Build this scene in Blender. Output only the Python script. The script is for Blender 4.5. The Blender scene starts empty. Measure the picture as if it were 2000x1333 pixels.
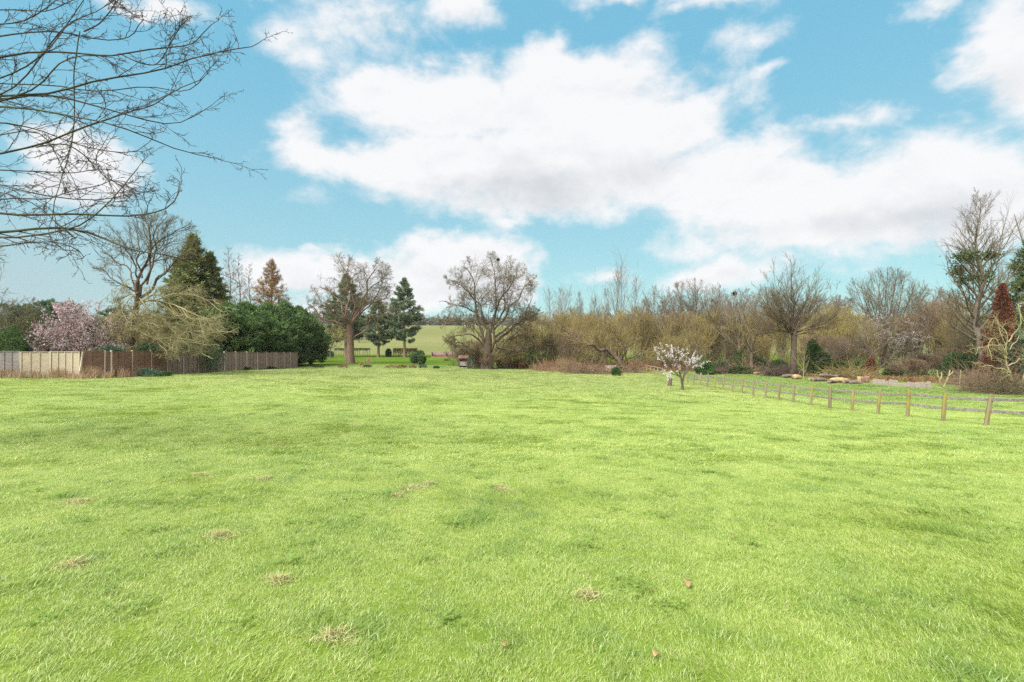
import bpy, math, random
import numpy as np
from mathutils import Vector

# ------------------------------------------------------------------ camera
EYE = 1.7
cam_d = bpy.data.cameras.new("camera"); cam = bpy.data.objects.new("camera", cam_d)
bpy.context.scene.collection.objects.link(cam)
cam.location = (0, 0, EYE); cam.rotation_euler = (math.pi / 2, 0, 0)
cam_d.sensor_width = 36.0; cam_d.lens = 18.0
cam_d.clip_start = 0.05; cam_d.clip_end = 9000
SC = bpy.context.scene; SC.camera = cam
COL = SC.collection
SC.view_settings.view_transform = 'Standard'; SC.view_settings.look = 'None'
SC.view_settings.exposure = 2.2; SC.view_settings.gamma = 1.0
SC.cycles.use_denoising = False; SC.cycles.max_bounces = 6; SC.cycles.diffuse_bounces = 3; SC.cycles.transmission_bounces = 3
SC.cycles.transparent_max_bounces = 8

def pix(px, py):
    """direction of a photograph point as azimuth and elevation"""
    a = math.atan((px - 1000) / 1000.0)
    return a, math.atan((667 - py) / 1000.0 * math.cos(a))

# ------------------------------------------------------------------ sky with clouds
SUN_AZ, SUN_EL = math.radians(-140), math.radians(48)
W = bpy.data.worlds.new("World"); SC.world = W; W.use_nodes = True
class NT:
    def __init__(s, t): s.t = t
    def n(s, typ, **kw):
        nd = s.t.nodes.new(typ)
        for k, v in kw.items(): setattr(nd, k, v)
        return nd
    def link(s, a, b): s.t.links.new(a, b)
    def put(s, v, sock):
        if isinstance(v, bpy.types.NodeSocket): s.link(v, sock)
        elif v is not None: sock.default_value = v
    def m(s, op, a, b=None, c=None, clamp=False):
        nd = s.n('ShaderNodeMath', operation=op, use_clamp=clamp)
        for v, k in ((a, 0), (b, 1), (c, 2)): s.put(v, nd.inputs[k])
        return nd.outputs[0]
    def v(s, op, a, b=None, out=0):
        nd = s.n('ShaderNodeVectorMath', operation=op)
        s.put(a, nd.inputs[0]); s.put(b, nd.inputs[1])
        return nd.outputs[out]
    def noise(s, vec, scale, detail=4, rough=0.55, dist=0.0, out=0):
        nd = s.n('ShaderNodeTexNoise')
        s.put(vec, nd.inputs['Vector']); nd.inputs['Scale'].default_value = scale
        nd.inputs['Detail'].default_value = detail; nd.inputs['Roughness'].default_value = rough
        nd.inputs['Distortion'].default_value = dist
        return nd.outputs[out]
    def mix(s, f, a, b, typ='MIX'):
        nd = s.n('ShaderNodeMix', data_type='RGBA', blend_type=typ)
        s.put(f, nd.inputs[0]); s.put(a, nd.inputs[6]); s.put(b, nd.inputs[7])
        return nd.outputs[2]
    def sstep(s, x, lo, hi):
        nd = s.n('ShaderNodeMapRange', interpolation_type='SMOOTHSTEP')
        s.put(x, nd.inputs[0]); nd.inputs[1].default_value = lo; nd.inputs[2].default_value = hi
        return nd.outputs[0]

def C4(c): return (c[0], c[1], c[2], 1.0)

# x, y, half width, half height in photograph points, weight: where each cloud stands in the sky
CLOUDS = [
 (880, 210, 265, 100, 1.15), (1150, 215, 285, 125, 1.25), (1330, 235, 150, 90, .9), (1090, 125, 90, 55, .8), (1060, 330, 340, 100, 1.25),
 (680, 315, 120, 62, .95), (810, 325, 165, 78, 1.05), (1000, 400, 330, 38, .6), (1290, 350, 220, 75, 1.0), (700, 175, 110, 48, .7),
 (1480, 380, 245, 110, 1.15), (1690, 400, 300, 120, 1.25), (1840, 330, 200, 105, 1.1), (1600, 462, 330, 55, .9), (1960, 390, 170, 130, 1.1), (1540, 290, 80, 40, .6),
 (1930, 85, 130, 100, .9), (2060, 130, 160, 110, 1.0), (1800, 20, 90, 30, .5),
 (700, 80, 140, 50, .34), (600, 110, 90, 40, .30), (935, 25, 60, 40, .45), (500, -15, 130, 30, .5), (1200, -8, 90, 26, .45), (1400, -4, 140, 26, .5), (605, 255, 60, 28, .4), (540, 95, 50, 40, .28),
 (530, 530, 130, 42, .9), (660, 530, 170, 45, 1.0), (900, 510, 130, 58, 1.1), (985, 545, 80, 62, 1.0), (820, 560, 150, 60, 1.0), (640, 590, 130, 24, .6),
 (1390, 530, 125, 32, .95), (1440, 545, 110, 34, .8), (1205, 525, 45, 20, .42), (185, 340, 110, 58, .95), (130, 380, 90, 35, .6),
 (1265, 85, 60, 36, .42), (1450, 65, 80, 36, .36), (1480, 140, 45, 14, .32), (985, 437, 60, 17, .4), (860, 115, 50, 20, .35), (1640, 245, 60, 22, .35),
 (300, 20, 110, 25, .45), (-200, 150, 260, 90, .9), (2500, 300, 500, 160, 1.0)]
g = NT(W.node_tree); W.node_tree.nodes.clear()
tc = g.n('ShaderNodeTexCoord').outputs['Generated']
sep = g.n('ShaderNodeSeparateXYZ'); g.link(tc, sep.inputs[0])
az = g.m('ARCTAN2', sep.outputs[0], sep.outputs[1]); el = g.m('ARCSINE', sep.outputs[2])
comb = g.n('ShaderNodeCombineXYZ'); g.link(az, comb.inputs[0]); g.link(el, comb.inputs[1])
stretch = g.v('MULTIPLY', tc, (1, 1, 1.5))
wn = g.noise(stretch, 5.0, 5, 0.6, out=1)
warp = g.v('MULTIPLY', g.v('SUBTRACT', wn, (.5, .5, .5)), (.22, .13, 0))
p = g.v('ADD', comb.outputs[0], warp)
dens = None
for (x, y, rx, ry, w) in CLOUDS:
    a, e = pix(x, y); a2, _ = pix(x + rx, y); a1, _ = pix(x - rx, y); _, e2 = pix(x, y - ry); _, e1 = pix(x, y + ry)
    ha, he = max(.01, (a2 - a1) / 2), max(.008, (e2 - e1) / 2)
    q = g.v('MULTIPLY', g.v('SUBTRACT', p, (a, e, 0)), (1 / ha, 1 / he, 0))
    val = g.m('MULTIPLY_ADD', g.v('LENGTH', q, out=1), -w, w)
    dens = val if dens is None else g.m('SMOOTH_MAX', dens, val, 0.25)
fill_cloud = g.m('MAXIMUM', g.sstep(el, .66, .95), g.sstep(g.m('ABSOLUTE', az), 1.0, 1.5))  # unseen cloud cover added overhead and behind the viewer as neutral fill light
dens = g.m('MAXIMUM', dens, g.m('MULTIPLY_ADD', fill_cloud, 1.7, -1.0))
fb = g.noise(stretch, 9.0, 8, 0.62, 0.15)
fb_up = g.noise(g.v('ADD', stretch, (0, 0, .035)), 9.0, 4, 0.6, 0.15)
edge = g.m('ADD', dens, g.m('MULTIPLY_ADD', fb, 1.5, -0.75))
alpha = g.m('MULTIPLY', g.sstep(edge, -0.2, 0.46), 0.97)
relief = g.m('SUBTRACT', fb, fb_up)
# the grey undersides of the thickest clouds
BASES = [(1010, 370, 330, 75, 1.0), (1230, 330, 160, 60, .6), (1600, 455, 330, 55, .7), (1850, 420, 230, 80, .8), (1960, 150, 120, 70, .5), (880, 560, 220, 40, .7), (560, 560, 160, 40, .6), (1400, 548, 130, 22, .6), (160, 375, 110, 40, .6)]
bs = None
for (x, y, rx, ry, w) in BASES:
    a, e = pix(x, y); a2, _ = pix(x + rx, y); a1, _ = pix(x - rx, y); _, e2 = pix(x, y - ry); _, e1 = pix(x, y + ry)
    q = g.v('MULTIPLY', g.v('SUBTRACT', p, (a, e, 0)), (2 / (a2 - a1), 2 / (e2 - e1), 0))
    val = g.m('MULTIPLY', g.sstep(g.v('LENGTH', q, out=1), 1.15, 0.1), w)
    bs = val if bs is None else g.m('MAXIMUM', bs, val)
lump = g.m('MULTIPLY_ADD', g.noise(stretch, 5.0, 4, .55), 1.6, -.5)
shade = g.m('ADD', g.m('MULTIPLY', g.m('MULTIPLY', bs, 1.7), lump), g.m('MULTIPLY', relief, -1.0), clamp=True)
nish = g.n('ShaderNodeTexSky', sky_type='NISHITA', sun_disc=False)
nish.sun_elevation = SUN_EL; nish.sun_rotation = SUN_AZ
nish.air_density = 1.0; nish.dust_density = 0.6; nish.ozone_density = 1.0
SKY_K = 0.0375
skycol = g.mix(1.0, nish.outputs[0], (1.05, 1.35, 0.98, 1), 'MULTIPLY')
grad = g.mix(g.sstep(el, 0.02, 0.55), (2.2, 3.7, 4.35, 1), (1.2, 3.25, 4.6, 1))
skycol = g.mix(0.8, skycol, grad)
west = g.m('MULTIPLY', g.sstep(az, -0.35, -0.85), g.sstep(el, 0.26, 0.05))
skycol = g.mix(g.m('MULTIPLY', west, .75), skycol, (2.8, 3.45, 3.7, 1))
ccol = g.mix(shade, (5.6, 5.58, 5.65, 1), (3.8, 3.98, 4.2, 1))
ccol = g.mix(g.m('MULTIPLY', fill_cloud, .9), ccol, (10.5, 10.2, 9.8, 1))   # the added out-of-view cloud is brightened to raise the ambient light
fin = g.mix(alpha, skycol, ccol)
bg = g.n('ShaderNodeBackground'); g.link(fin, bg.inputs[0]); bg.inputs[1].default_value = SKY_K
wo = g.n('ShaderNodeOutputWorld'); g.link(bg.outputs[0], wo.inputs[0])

sl = bpy.data.lights.new("sun", 'SUN'); sl.energy = 2.4; sl.angle = math.radians(34); sl.color = (1.0, .96, .88)
sun = bpy.data.objects.new("sun", sl); COL.objects.link(sun)
sd = Vector((math.sin(SUN_AZ) * math.cos(SUN_EL), math.cos(SUN_AZ) * math.cos(SUN_EL), math.sin(SUN_EL)))
sun.rotation_euler = sd.to_track_quat('Z', 'Y').to_euler(); sun.location = (-20, -20, 40)

# ------------------------------------------------------------------ the lie of the land
GX = np.array([-90., -60, -30, 0, 16, 40, 90]); GD = np.array([-40., 0, 8, 17.5, 26, 35, 48, 62, 80, 110, 150])
GT = np.array([[1.2, 1.6, 1.7, 1.95, 2.2, 2.4, 2.6, 2.8, 3.1, 3.6, 3.9],
               [1.2, 1.6, 1.8, 2.05, 2.3, 2.5, 2.75, 3.0, 3.3, 3.8, 3.95],
               [1.2, 1.65, 1.9, 2.15, 2.35, 2.55, 2.9, 3.28, 3.6, 3.85, 3.95],
               [1.2, 1.7, 2.12, 2.62, 3.0, 3.3, 3.6, 3.8, 3.88, 3.92, 3.92],
               [1.2, 1.75, 2.25, 2.89, 3.45, 3.72, 4.0, 4.05, 4.02, 3.97, 3.95],
               [1.2, 1.8, 2.4, 3.0, 3.5, 3.78, 4.02, 4.1, 4.1, 4.1, 4.0],
               [1.2, 1.8, 2.4, 3.0, 3.5, 3.78, 4.02, 4.1, 4.1, 4.1, 4.0]])
def _cr(tab, xs, q):
    """Catmull-Rom through uneven knots along the last axis"""
    q = np.clip(q, xs[0], xs[-1]); i = np.clip(np.searchsorted(xs, q, side='right') - 1, 0, len(xs) - 2)
    m = np.gradient(tab, xs, axis=-1); h = xs[i + 1] - xs[i]; t = (q - xs[i]) / h
    h00 = 2*t**3 - 3*t**2 + 1; h10 = t**3 - 2*t**2 + t; h01 = -2*t**3 + 3*t**2; h11 = t**3 - t**2
    return h00 * tab[..., i] + h10 * h * m[..., i] + h01 * tab[..., i + 1] + h11 * h * m[..., i + 1]
def _wave(x, y, s, k):
    r = np.random.RandomState(k); o = 0
    for j in range(7):
        a = r.uniform(0, 6.28); f = r.uniform(.6, 1.6) / s
        o = o + np.sin((x * np.cos(a) + y * np.sin(a)) * f * 6.28 + r.uniform(0, 6.28))
    return o / 7.0
def gz(x, y):
    x = np.atleast_1d(np.asarray(x, float)); y = np.atleast_1d(np.asarray(y, float))
    cols = _cr(GT, GD, y)                                  # (7, n)
    xc = np.clip(x, GX[0], GX[-1]); i = np.clip(np.searchsorted(GX, xc, side='right') - 1, 0, len(GX) - 2)
    h = GX[i + 1] - GX[i]; t = (xc - GX[i]) / h; n = np.arange(len(x))
    m = np.gradient(cols, GX, axis=0)
    h00 = 2*t**3 - 3*t**2 + 1; h10 = t**3 - 2*t**2 + t; h01 = -2*t**3 + 3*t**2; h11 = t**3 - t**2
    d = h00 * cols[i, n] + h10 * h * m[i, n] + h01 * cols[i + 1, n] + h11 * h * m[i + 1, n]
    z = EYE - d
    t = np.clip((y - 150) / 215.0, 0, 1); s = t * t * (3 - 2 * t)
    z = z + s * (14.6 + 1.6 * _wave(x, y * 0, 420, 5)) - np.clip((y - 365) / 1500., 0, 1) * 12
    near = np.clip(1 - y / 90., 0, 1)
    z = z + near * (0.035 * _wave(x, y, 5.0, 1) + 0.02 * _wave(x, y, 1.7, 2))
    return z
def G(x, y): return float(gz(x, y)[0])
def at(px, py, d): return np.array([(px - 1000) / 1000. * d, d, EYE + (667 - py) / 1000. * d])
def gp(px, d):
    x = (px - 1000) / 1000. * d
    return np.array([x, d, G(x, d)])
def gh(px, py):
    """point of the ground seen at a photograph point"""
    ds = np.arange(2, 146, .05); xs = (px - 1000) / 1000. * ds
    yy = 667 + (EYE - gz(xs, ds)) / ds * 1000
    i = int(np.argmax(yy <= py)) if (yy <= py).any() else len(ds) - 1
    return gp(px, ds[i])

# ------------------------------------------------------------------ mesh and material helpers
def mesh(name, verts, faces, mats, rnd=None, midx=None, flat=False):
    """faces: list of (m,3) / (m,4) index arrays"""
    me = bpy.data.meshes.new(name)
    verts = np.asarray(verts, np.float32).reshape(-1, 3)
    fs = [np.asarray(f, np.int32) for f in faces if len(f)]
    loops = np.concatenate([f.ravel() for f in fs]); tot = np.concatenate([np.full(len(f), f.shape[1], np.int32) for f in fs])
    start = np.concatenate([[0], np.cumsum(tot)[:-1]]).astype(np.int32)
    me.vertices.add(len(verts)); me.vertices.foreach_set('co', verts.ravel())
    me.loops.add(len(loops)); me.loops.foreach_set('vertex_index', loops)
    me.polygons.add(len(tot)); me.polygons.foreach_set('loop_start', start)
    for m in (mats if isinstance(mats, (list, tuple)) else [mats]): me.materials.append(m)
    if midx is not None: me.polygons.foreach_set('material_index', np.asarray(midx, np.int32))
    if rnd is not None:
        a = me.attributes.new('rnd', 'FLOAT', 'FACE'); a.data.foreach_set('value', np.asarray(rnd, np.float32))
    me.update(calc_edges=True)
    if flat: me.shade_flat()
    return me
def obj(name, me, parent=None, loc=(0, 0, 0)):
    o = bpy.data.objects.new(name, me); COL.objects.link(o); o.location = tuple(float(v) for v in loc)
    if parent is not None: o.parent = parent
    return o
def tag(o, label=None, cat=None, group=None, kind=None):
    for k, v in (('label', label), ('category', cat), ('group', group), ('kind', kind)):
        if v: o[k] = v
    return o
def thing(name, loc, label, cat, group=None, rz=0.0):
    o = obj(name, None, None, loc); o.rotation_euler[2] = rz; o.empty_display_size = .3
    return tag(o, label, cat, group)
def copy_thing(o, loc, rz=0.0, sc=(1, 1, 1), label=None, group=None):
    c = o.copy(); COL.objects.link(c); c.location = tuple(float(v) for v in loc); c.rotation_euler = (0, 0, rz); c.scale = sc
    if label: c['label'] = label
    if group: c['group'] = group
    for ch in list(o.children):
        k = ch.copy(); COL.objects.link(k); k.parent = c
        for gc in list(ch.children):
            q = gc.copy(); COL.objects.link(q); q.parent = k
    return c
def nrm(a): return a / np.maximum(np.linalg.norm(a, axis=-1, keepdims=True), 1e-9)

def new_mat(name):
    m = bpy.data.materials.new(name); m.use_nodes = True; m.node_tree.nodes.clear()
    return m, NT(m.node_tree)
def ramp(g, f, cols):
    r = g.n('ShaderNodeValToRGB'); e = r.color_ramp.elements
    for i, c in enumerate(cols):
        q = e[i] if i < 2 else e.new(0.5)
        q.position = i / (len(cols) - 1) * .5 + .25; q.color = C4(c)
    g.put(f, r.inputs[0]); return r.outputs[0]
def mat_bark(name, cols, scale=3.0, bump=0.0, stretch=(1, 1, .3), rough=.9, moss=None, k=.55):
    cols = [tuple(q * k for q in c) for c in cols]; moss = tuple(q * k for q in moss) if moss else None
    m, g = new_mat(name)
    tc = g.n('ShaderNodeTexCoord').outputs['Object']
    v = g.v('MULTIPLY', tc, stretch)
    n = g.noise(v, scale, 5, .65)
    c = ramp(g, n, cols)
    if moss:
        n2 = g.noise(tc, .9, 4, .6); c = g.mix(g.sstep(n2, .5, .66), c, C4(moss))
    b = g.n('ShaderNodeBsdfPrincipled'); g.link(c, b.inputs['Base Color']); b.inputs['Roughness'].default_value = rough
    b.inputs['Specular IOR Level'].default_value = .2
    if bump:
        bn = g.n('ShaderNodeBump'); bn.inputs['Strength'].default_value = bump; bn.inputs['Distance'].default_value = .05
        g.link(g.noise(g.v('MULTIPLY', tc, stretch), scale * 4, 5, .7), bn.inputs['Height']); g.link(bn.outputs[0], b.inputs['Normal'])
    o = g.n('ShaderNodeOutputMaterial'); g.link(b.outputs[0], o.inputs[0]); return m
def mat_leaf(name, cols, trans=.35, scale=.5, spread=1.0, k=.6):
    cols = [tuple(q * k for q in c) for c in cols]
    m, g = new_mat(name)
    a = g.n('ShaderNodeAttribute', attribute_name='rnd').outputs['Fac']
    pos = g.n('ShaderNodeTexCoord').outputs['Object']
    n = g.noise(pos, scale, 3, .6)
    f = g.m('ADD', g.m('MULTIPLY', a, .45 * spread), g.m('MULTIPLY_ADD', n, .9, -.17))
    c = ramp(g, f, cols)
    d = g.n('ShaderNodeBsdfDiffuse'); g.link(c, d.inputs[0])
    t = g.n('ShaderNodeBsdfTranslucent'); g.link(c, t.inputs[0])
    mx = g.n('ShaderNodeMixShader'); mx.inputs[0].default_value = trans
    g.link(d.outputs[0], mx.inputs[1]); g.link(t.outputs[0], mx.inputs[2])
    o = g.n('ShaderNodeOutputMaterial'); g.link(mx.outputs[0], o.inputs[0]); return m

# ------------------------------------------------------------------ field, hill
def lawn_tint(g, pos, c, amt):
    # faint lines left by the mower, running away across the field
    ml = g.noise(g.v('MULTIPLY', pos, (1.0, .045, 0)), .9, 3, .55)
    c = g.mix(g.m('MULTIPLY', g.sstep(ml, .50, .66), .30), c, g.mix(1.0, c, (1.28, 1.16, 1.45, 1), 'MULTIPLY'))
    # the garden lawn beyond the bank and the paddock behind the rail fence are a deeper green
    sp = g.n('ShaderNodeSeparateXYZ'); g.link(pos, sp.inputs[0])
    c = g.mix(g.sstep(sp.outputs[1], 18, 50), c, g.mix(1.0, c, (.84, .79, .95, 1), 'MULTIPLY'))   # thinner, drier turf far out
    a = g.sstep(sp.outputs[1], 70.5, 73.5)
    xx = g.m('MULTIPLY_ADD', sp.outputs[1], -.025, sp.outputs[0])
    b = g.m('MULTIPLY', g.sstep(xx, 16.5, 21), g.sstep(sp.outputs[1], 26, 36))
    k = g.m('MULTIPLY', g.m('MAXIMUM', a, b), amt)
    return g.mix(k, c, g.mix(1.0, c, (.64, .80, .48, 1), 'MULTIPLY'))
def field_mat(name, hill=False):
    m, g = new_mat(name)
    pos = g.n('ShaderNodeNewGeometry').outputs['Position']
    if hill:
        n = g.noise(g.v('MULTIPLY', pos, (.4, 1, 1)), .03, 5, .6)
        c = ramp(g, n, [(.095, .108, .042), (.112, .122, .05), (.13, .136, .06)])
    else:
        big = g.noise(pos, .09, 4, .6); mid = g.noise(pos, .9, 5, .65); fine = g.noise(pos, 9, 4, .7)
        f = g.m('ADD', g.m('MULTIPLY', big, .45), g.m('ADD', g.m('MULTIPLY', mid, .35), g.m('MULTIPLY', fine, .25)))
        c = ramp(g, f, GRASS_COLS); c = lawn_tint(g, pos, c, .95)
        st = g.noise(g.v('MULTIPLY', pos, (.6, 1, 1)), .22, 5, .7)
        c = g.mix(g.m('MULTIPLY', g.sstep(st, .6, .74), .5), c, (.33, .32, .15, 1))
    b = g.n('ShaderNodeBsdfPrincipled'); g.link(c, b.inputs['Base Color']); b.inputs['Roughness'].default_value = 1
    b.inputs['Specular IOR Level'].default_value = .0
    bn = g.n('ShaderNodeBump'); bn.inputs['Strength'].default_value = .5; bn.inputs['Distance'].default_value = .06
    g.link(g.noise(pos, 14 if not hill else 1.5, 4, .7), bn.inputs['Height']); g.link(bn.outputs[0], b.inputs['Normal'])
    o = g.n('ShaderNodeOutputMaterial'); g.link(b.outputs[0], o.inputs[0]); return m
GRASS_COLS = [(.062, .10, .015), (.10, .15, .025), (.165, .21, .05)]
def sheet(name, xs, ys, mt, label, cat):
    X, Y = np.meshgrid(xs, ys); z = gz(X.ravel(), Y.ravel())
    v = np.stack([X.ravel(), Y.ravel(), z], 1); nx = len(xs)
    i = (np.arange(len(ys) - 1)[:, None] * nx + np.arange(nx - 1)[None, :]).ravel()
    f = np.stack([i, i + 1, i + nx + 1, i + nx], 1)
    return tag(obj(name, mesh(name, v, [f], mt)), label, cat, kind='structure')
xs = np.concatenate([-np.geomspace(760, 62, 18), np.arange(-60, 60.1, .6), np.geomspace(62, 760, 18)])
M_FIELD = field_mat('field_grass'); M_HILL = field_mat('hill_grass', True)
sheet('field', xs, np.concatenate([-np.geomspace(150, 42, 6), np.arange(-40, 60, .5), np.arange(60, 150.1, 2.5)]), M_FIELD,
      'bright green grass field sloping gently away to the garden trees', 'field')
sheet('hills', xs, np.concatenate([np.arange(150, 380, 5.), np.geomspace(380, 760, 14)]), M_HILL,
      'pale green farmland hill rising behind the garden trees', 'hill')
# ------------------------------------------------------------------ grass: blades in patches spread over the field
def grass_mat():
    m, g = new_mat('grass_blade')
    pos = g.n('ShaderNodeNewGeometry').outputs['Position']
    oi = g.n('ShaderNodeObjectInfo').outputs['Random']
    a = g.n('ShaderNodeAttribute', attribute_name='rnd').outputs['Fac']
    big = g.noise(pos, .09, 4, .6); mid = g.noise(pos, .9, 5, .65)
    f = g.m('ADD', g.m('ADD', g.m('MULTIPLY', big, .45), g.m('MULTIPLY_ADD', mid, .6, -.1)), g.m('MULTIPLY', a, .2))
    f = g.m('ADD', f, g.m('MULTIPLY_ADD', oi, .12, -.06))
    c = ramp(g, f, [(.115, .20, .026), (.232, .328, .052), (.345, .415, .105)])
    c = lawn_tint(g, pos, c, .9)
    straw = g.m('GREATER_THAN', a, .95)
    c = g.mix(g.m('MULTIPLY', straw, .8), c, (.44, .38, .2, 1))
    d = g.n('ShaderNodeBsdfDiffuse'); g.link(c, d.inputs[0])
    t = g.n('ShaderNodeBsdfTranslucent'); g.link(c, t.inputs[0])
    mx = g.n('ShaderNodeMixShader'); mx.inputs[0].default_value = .4
    g.link(d.outputs[0], mx.inputs[1]); g.link(t.outputs[0], mx.inputs[2])
    gl = g.n('ShaderNodeBsdfGlossy'); gl.inputs['Roughness'].default_value = .45; gl.inputs[0].default_value = (.9, .95, .9, 1)
    m2 = g.n('ShaderNodeMixShader'); m2.inputs[0].default_value = .05
    g.link(mx.outputs[0], m2.inputs[1]); g.link(gl.outputs[0], m2.inputs[2])
    o = g.n('ShaderNodeOutputMaterial'); g.link(m2.outputs[0], o.inputs[0]); return m
M_BLADE = grass_mat()
def blades(rng, x, y, h, w, lean, leandir=None):
    """curved three-segment blades rooted at x, y"""
    n = len(x); a = rng.uniform(0, 6.28, n); la = rng.uniform(0, 6.28, n) if leandir is None else leandir + rng.normal(0, .5, n)
    side = np.stack([np.cos(a), np.sin(a), 0 * a], 1); ld = np.stack([np.cos(la), np.sin(la), 0 * a], 1)
    root = np.stack([x, y, np.full(n, -.012)], 1); V = []
    for t, ww in ((0, 1), (.4, .85), (.75, .55)):
        c = root + np.array([0, 0, 1.]) * (h * t * (1 - .25 * lean * t))[:, None] + ld * (h * lean * t * t)[:, None]
        V += [c - side * (w * ww / 2)[:, None], c + side * (w * ww / 2)[:, None]]
    V.append(root + np.array([0, 0, 1.]) * (h * (1 - .3 * lean))[:, None] + ld * (h * lean)[:, None])
    v = np.stack(V, 1).reshape(-1, 3); b = np.arange(n)[:, None] * 7
    q = np.concatenate([b + [0, 1, 3, 2], b + [2, 3, 5, 4]]); t3 = b + [4, 5, 6]
    r = rng.uniform(0, 1, n)
    return v, [q, t3], np.concatenate([r, r, r])
def patch(seed, size, n, h, w, lean, clump, flat=0.0):
    rng = np.random.RandomState(seed)
    nc = max(3, int(n / 14)); cx, cy = rng.uniform(-size / 2, size / 2, (2, nc)); ch = rng.uniform(.65, 1.25, nc); cd = rng.normal(0, .8, nc)
    i = rng.randint(0, nc, n); x = cx[i] + rng.normal(0, clump, n); y = cy[i] + rng.normal(0, clump, n)
    hh = h * ch[i] * rng.uniform(.45, 1.2, n)
    v, f, r = blades(rng, x, y, hh, w * rng.uniform(.7, 1.3, n), lean * rng.uniform(.4, 1.5, n), cd[i])
    return mesh('grass_patch', v, f, M_BLADE, r - flat)
def rosette(seed, n, ln, wd):
    """low clover and weed leaves"""
    rng = np.random.RandomState(seed)
    x, y = rng.normal(0, .07, (2, n)); a = rng.uniform(0, 6.28, n); z = rng.uniform(.015, .05, n)
    d = np.stack([np.cos(a), np.sin(a), rng.uniform(-.2, .5, n)], 1); s = np.stack([-np.sin(a), np.cos(a), rng.uniform(-.3, .3, n)], 1)
    c = np.stack([x, y, z], 1); L = (ln * rng.uniform(.6, 1.2, n))[:, None]; Wd = (wd * rng.uniform(.6, 1.2, n))[:, None]
    v = np.stack([c, c + d * L * .5 + s * Wd, c + d * L, c + d * L * .5 - s * Wd], 1).reshape(-1, 3)
    return mesh('weed_patch', v, [np.arange(n)[:, None] * 4 + [0, 1, 2, 3]], M_BLADE, rng.uniform(-1.1, -.3, n))
PC = bpy.data.collections.new('grass_patches')
def addp(me):
    o = bpy.data.objects.new('%02d_' % len(PC.objects) + me.name, me); PC.objects.link(o)
for k in range(4): addp(patch(10 + k, .36, 620, .050, .0034, .95, .03))       # 0-3 near
for k in range(2): addp(patch(20 + k, .28, 420, .070, .0036, 1.1, .035, .42))        # 4-5 near, long
addp(rosette(31, 60, .035, .011)); addp(rosette(32, 45, .03, .014))             # 6-7 weeds
for k in range(4): addp(patch(40 + k, .7, 900, .058, .0065, .95, .05))          # 8-11 middle
for k in range(2): addp(patch(50 + k, .5, 520, .085, .007, 1.1, .06, .42))         # 12-13 middle, long
for k in range(3): addp(patch(60 + k, 1.6, 1000, .065, .018, 1.0, .12))          # 14-16 far
for k in range(2): addp(patch(70 + k, .9, 340, .10, .018, 1.0, .11, .42))           # 17-18 far, long
def spread(rng, d0, d1, dens, edge=4.0):
    """random points of the field between two distances, a little wider than the view"""
    n = int(((1.1 * (d1 * d1 - d0 * d0)) + 2 * edge * (d1 - d0)) * dens)
    d = np.sqrt(np.linspace(d0 * d0, d1 * d1, n)); x = (((np.arange(n) * .61803399) % 1) * 2 - 1) * (1.1 * d + edge)
    x = x + rng.normal(0, .25, n) / math.sqrt(dens); d = d + rng.normal(0, .2, n) / math.sqrt(dens)
    return x, d
rng = np.random.RandomState(4); PX, PY, PI_, PS = [], [], [], []
def put(x, y, idx, s): PX.append(x); PY.append(y); PI_.append(idx); PS.append(s)
def field_ok(x, y): return ~((x < -27.3) & (y > 34.0)) 
for (d0, d1, dens, short, long_, s0) in ((.5, 9.5, 46, (0, 4), (4, 6), 1.), (8.5, 30, 12, (8, 12), (12, 14), 1.), (27, 80, 3.6, (14, 17), (17, 19), 1.)):
    x, y = spread(rng, d0, d1, dens)
    w = .35 * _wave(x, y, 2.6, 11) + .9 * _wave(x, y, .95, 12) + .8 * _wave(x, y, .5, 13) + rng.normal(0, .2, len(x))
    k = field_ok(x, y); x, y, w = x[k], y[k], w[k]
    lg = w > .52
    idx = np.where(lg, rng.randint(long_[0], long_[1], len(x)), rng.randint(short[0], short[1], len(x)))
    put(x, y, idx, s0 * np.clip(.78 + .28 * w, .55, 1.15) * rng.uniform(.8, 1.2, len(x)))
x, y = spread(rng, .8, 16, 5.0); w = _wave(x, y, 1.1, 21); k = w > .22; put(x[k], y[k], rng.randint(6, 8, k.sum()), rng.uniform(.7, 1.5, k.sum()))
x, y = rng.uniform(-9, 9, 700), rng.uniform(-4, 1, 700); put(x, y, rng.randint(0, 4, 700), np.ones(700))
gx, gy, gi, gs = map(np.concatenate, (PX, PY, PI_, PS))
gme = bpy.data.meshes.new('grass'); gme.vertices.add(len(gx))
gme.vertices.foreach_set('co', np.stack([gx, gy, gz(gx, gy)], 1).astype(np.float32).ravel())
at_ = gme.attributes.new('idx', 'INT', 'POINT'); at_.data.foreach_set('value', gi.astype(np.int32))
at_ = gme.attributes.new('scl', 'FLOAT', 'POINT'); at_.data.foreach_set('value', gs.astype(np.float32))
at_ = gme.attributes.new('rot', 'FLOAT', 'POINT'); at_.data.foreach_set('value', (2.6 * _wave(gx, gy, 3.2, 31) + 2.0 * _wave(gx, gy, 11., 32) + 1.2 + rng.normal(0, .55, len(gx))).astype(np.float32))
grass = tag(obj('grass', gme), 'short bright green pasture grass with darker tufts across the field', 'grass', kind='stuff')
ng = bpy.data.node_groups.new('grass_spread', 'GeometryNodeTree')
ng.interface.new_socket('Geometry', in_out='INPUT', socket_type='NodeSocketGeometry')
ng.interface.new_socket('Geometry', in_out='OUTPUT', socket_type='NodeSocketGeometry')
h = NT(ng); gin, gout = h.n('NodeGroupInput'), h.n('NodeGroupOutput')
ci = h.n('GeometryNodeCollectionInfo'); ci.inputs['Collection'].default_value = PC; ci.inputs['Separate Children'].default_value = True; ci.inputs['Reset Children'].default_value = True
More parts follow.
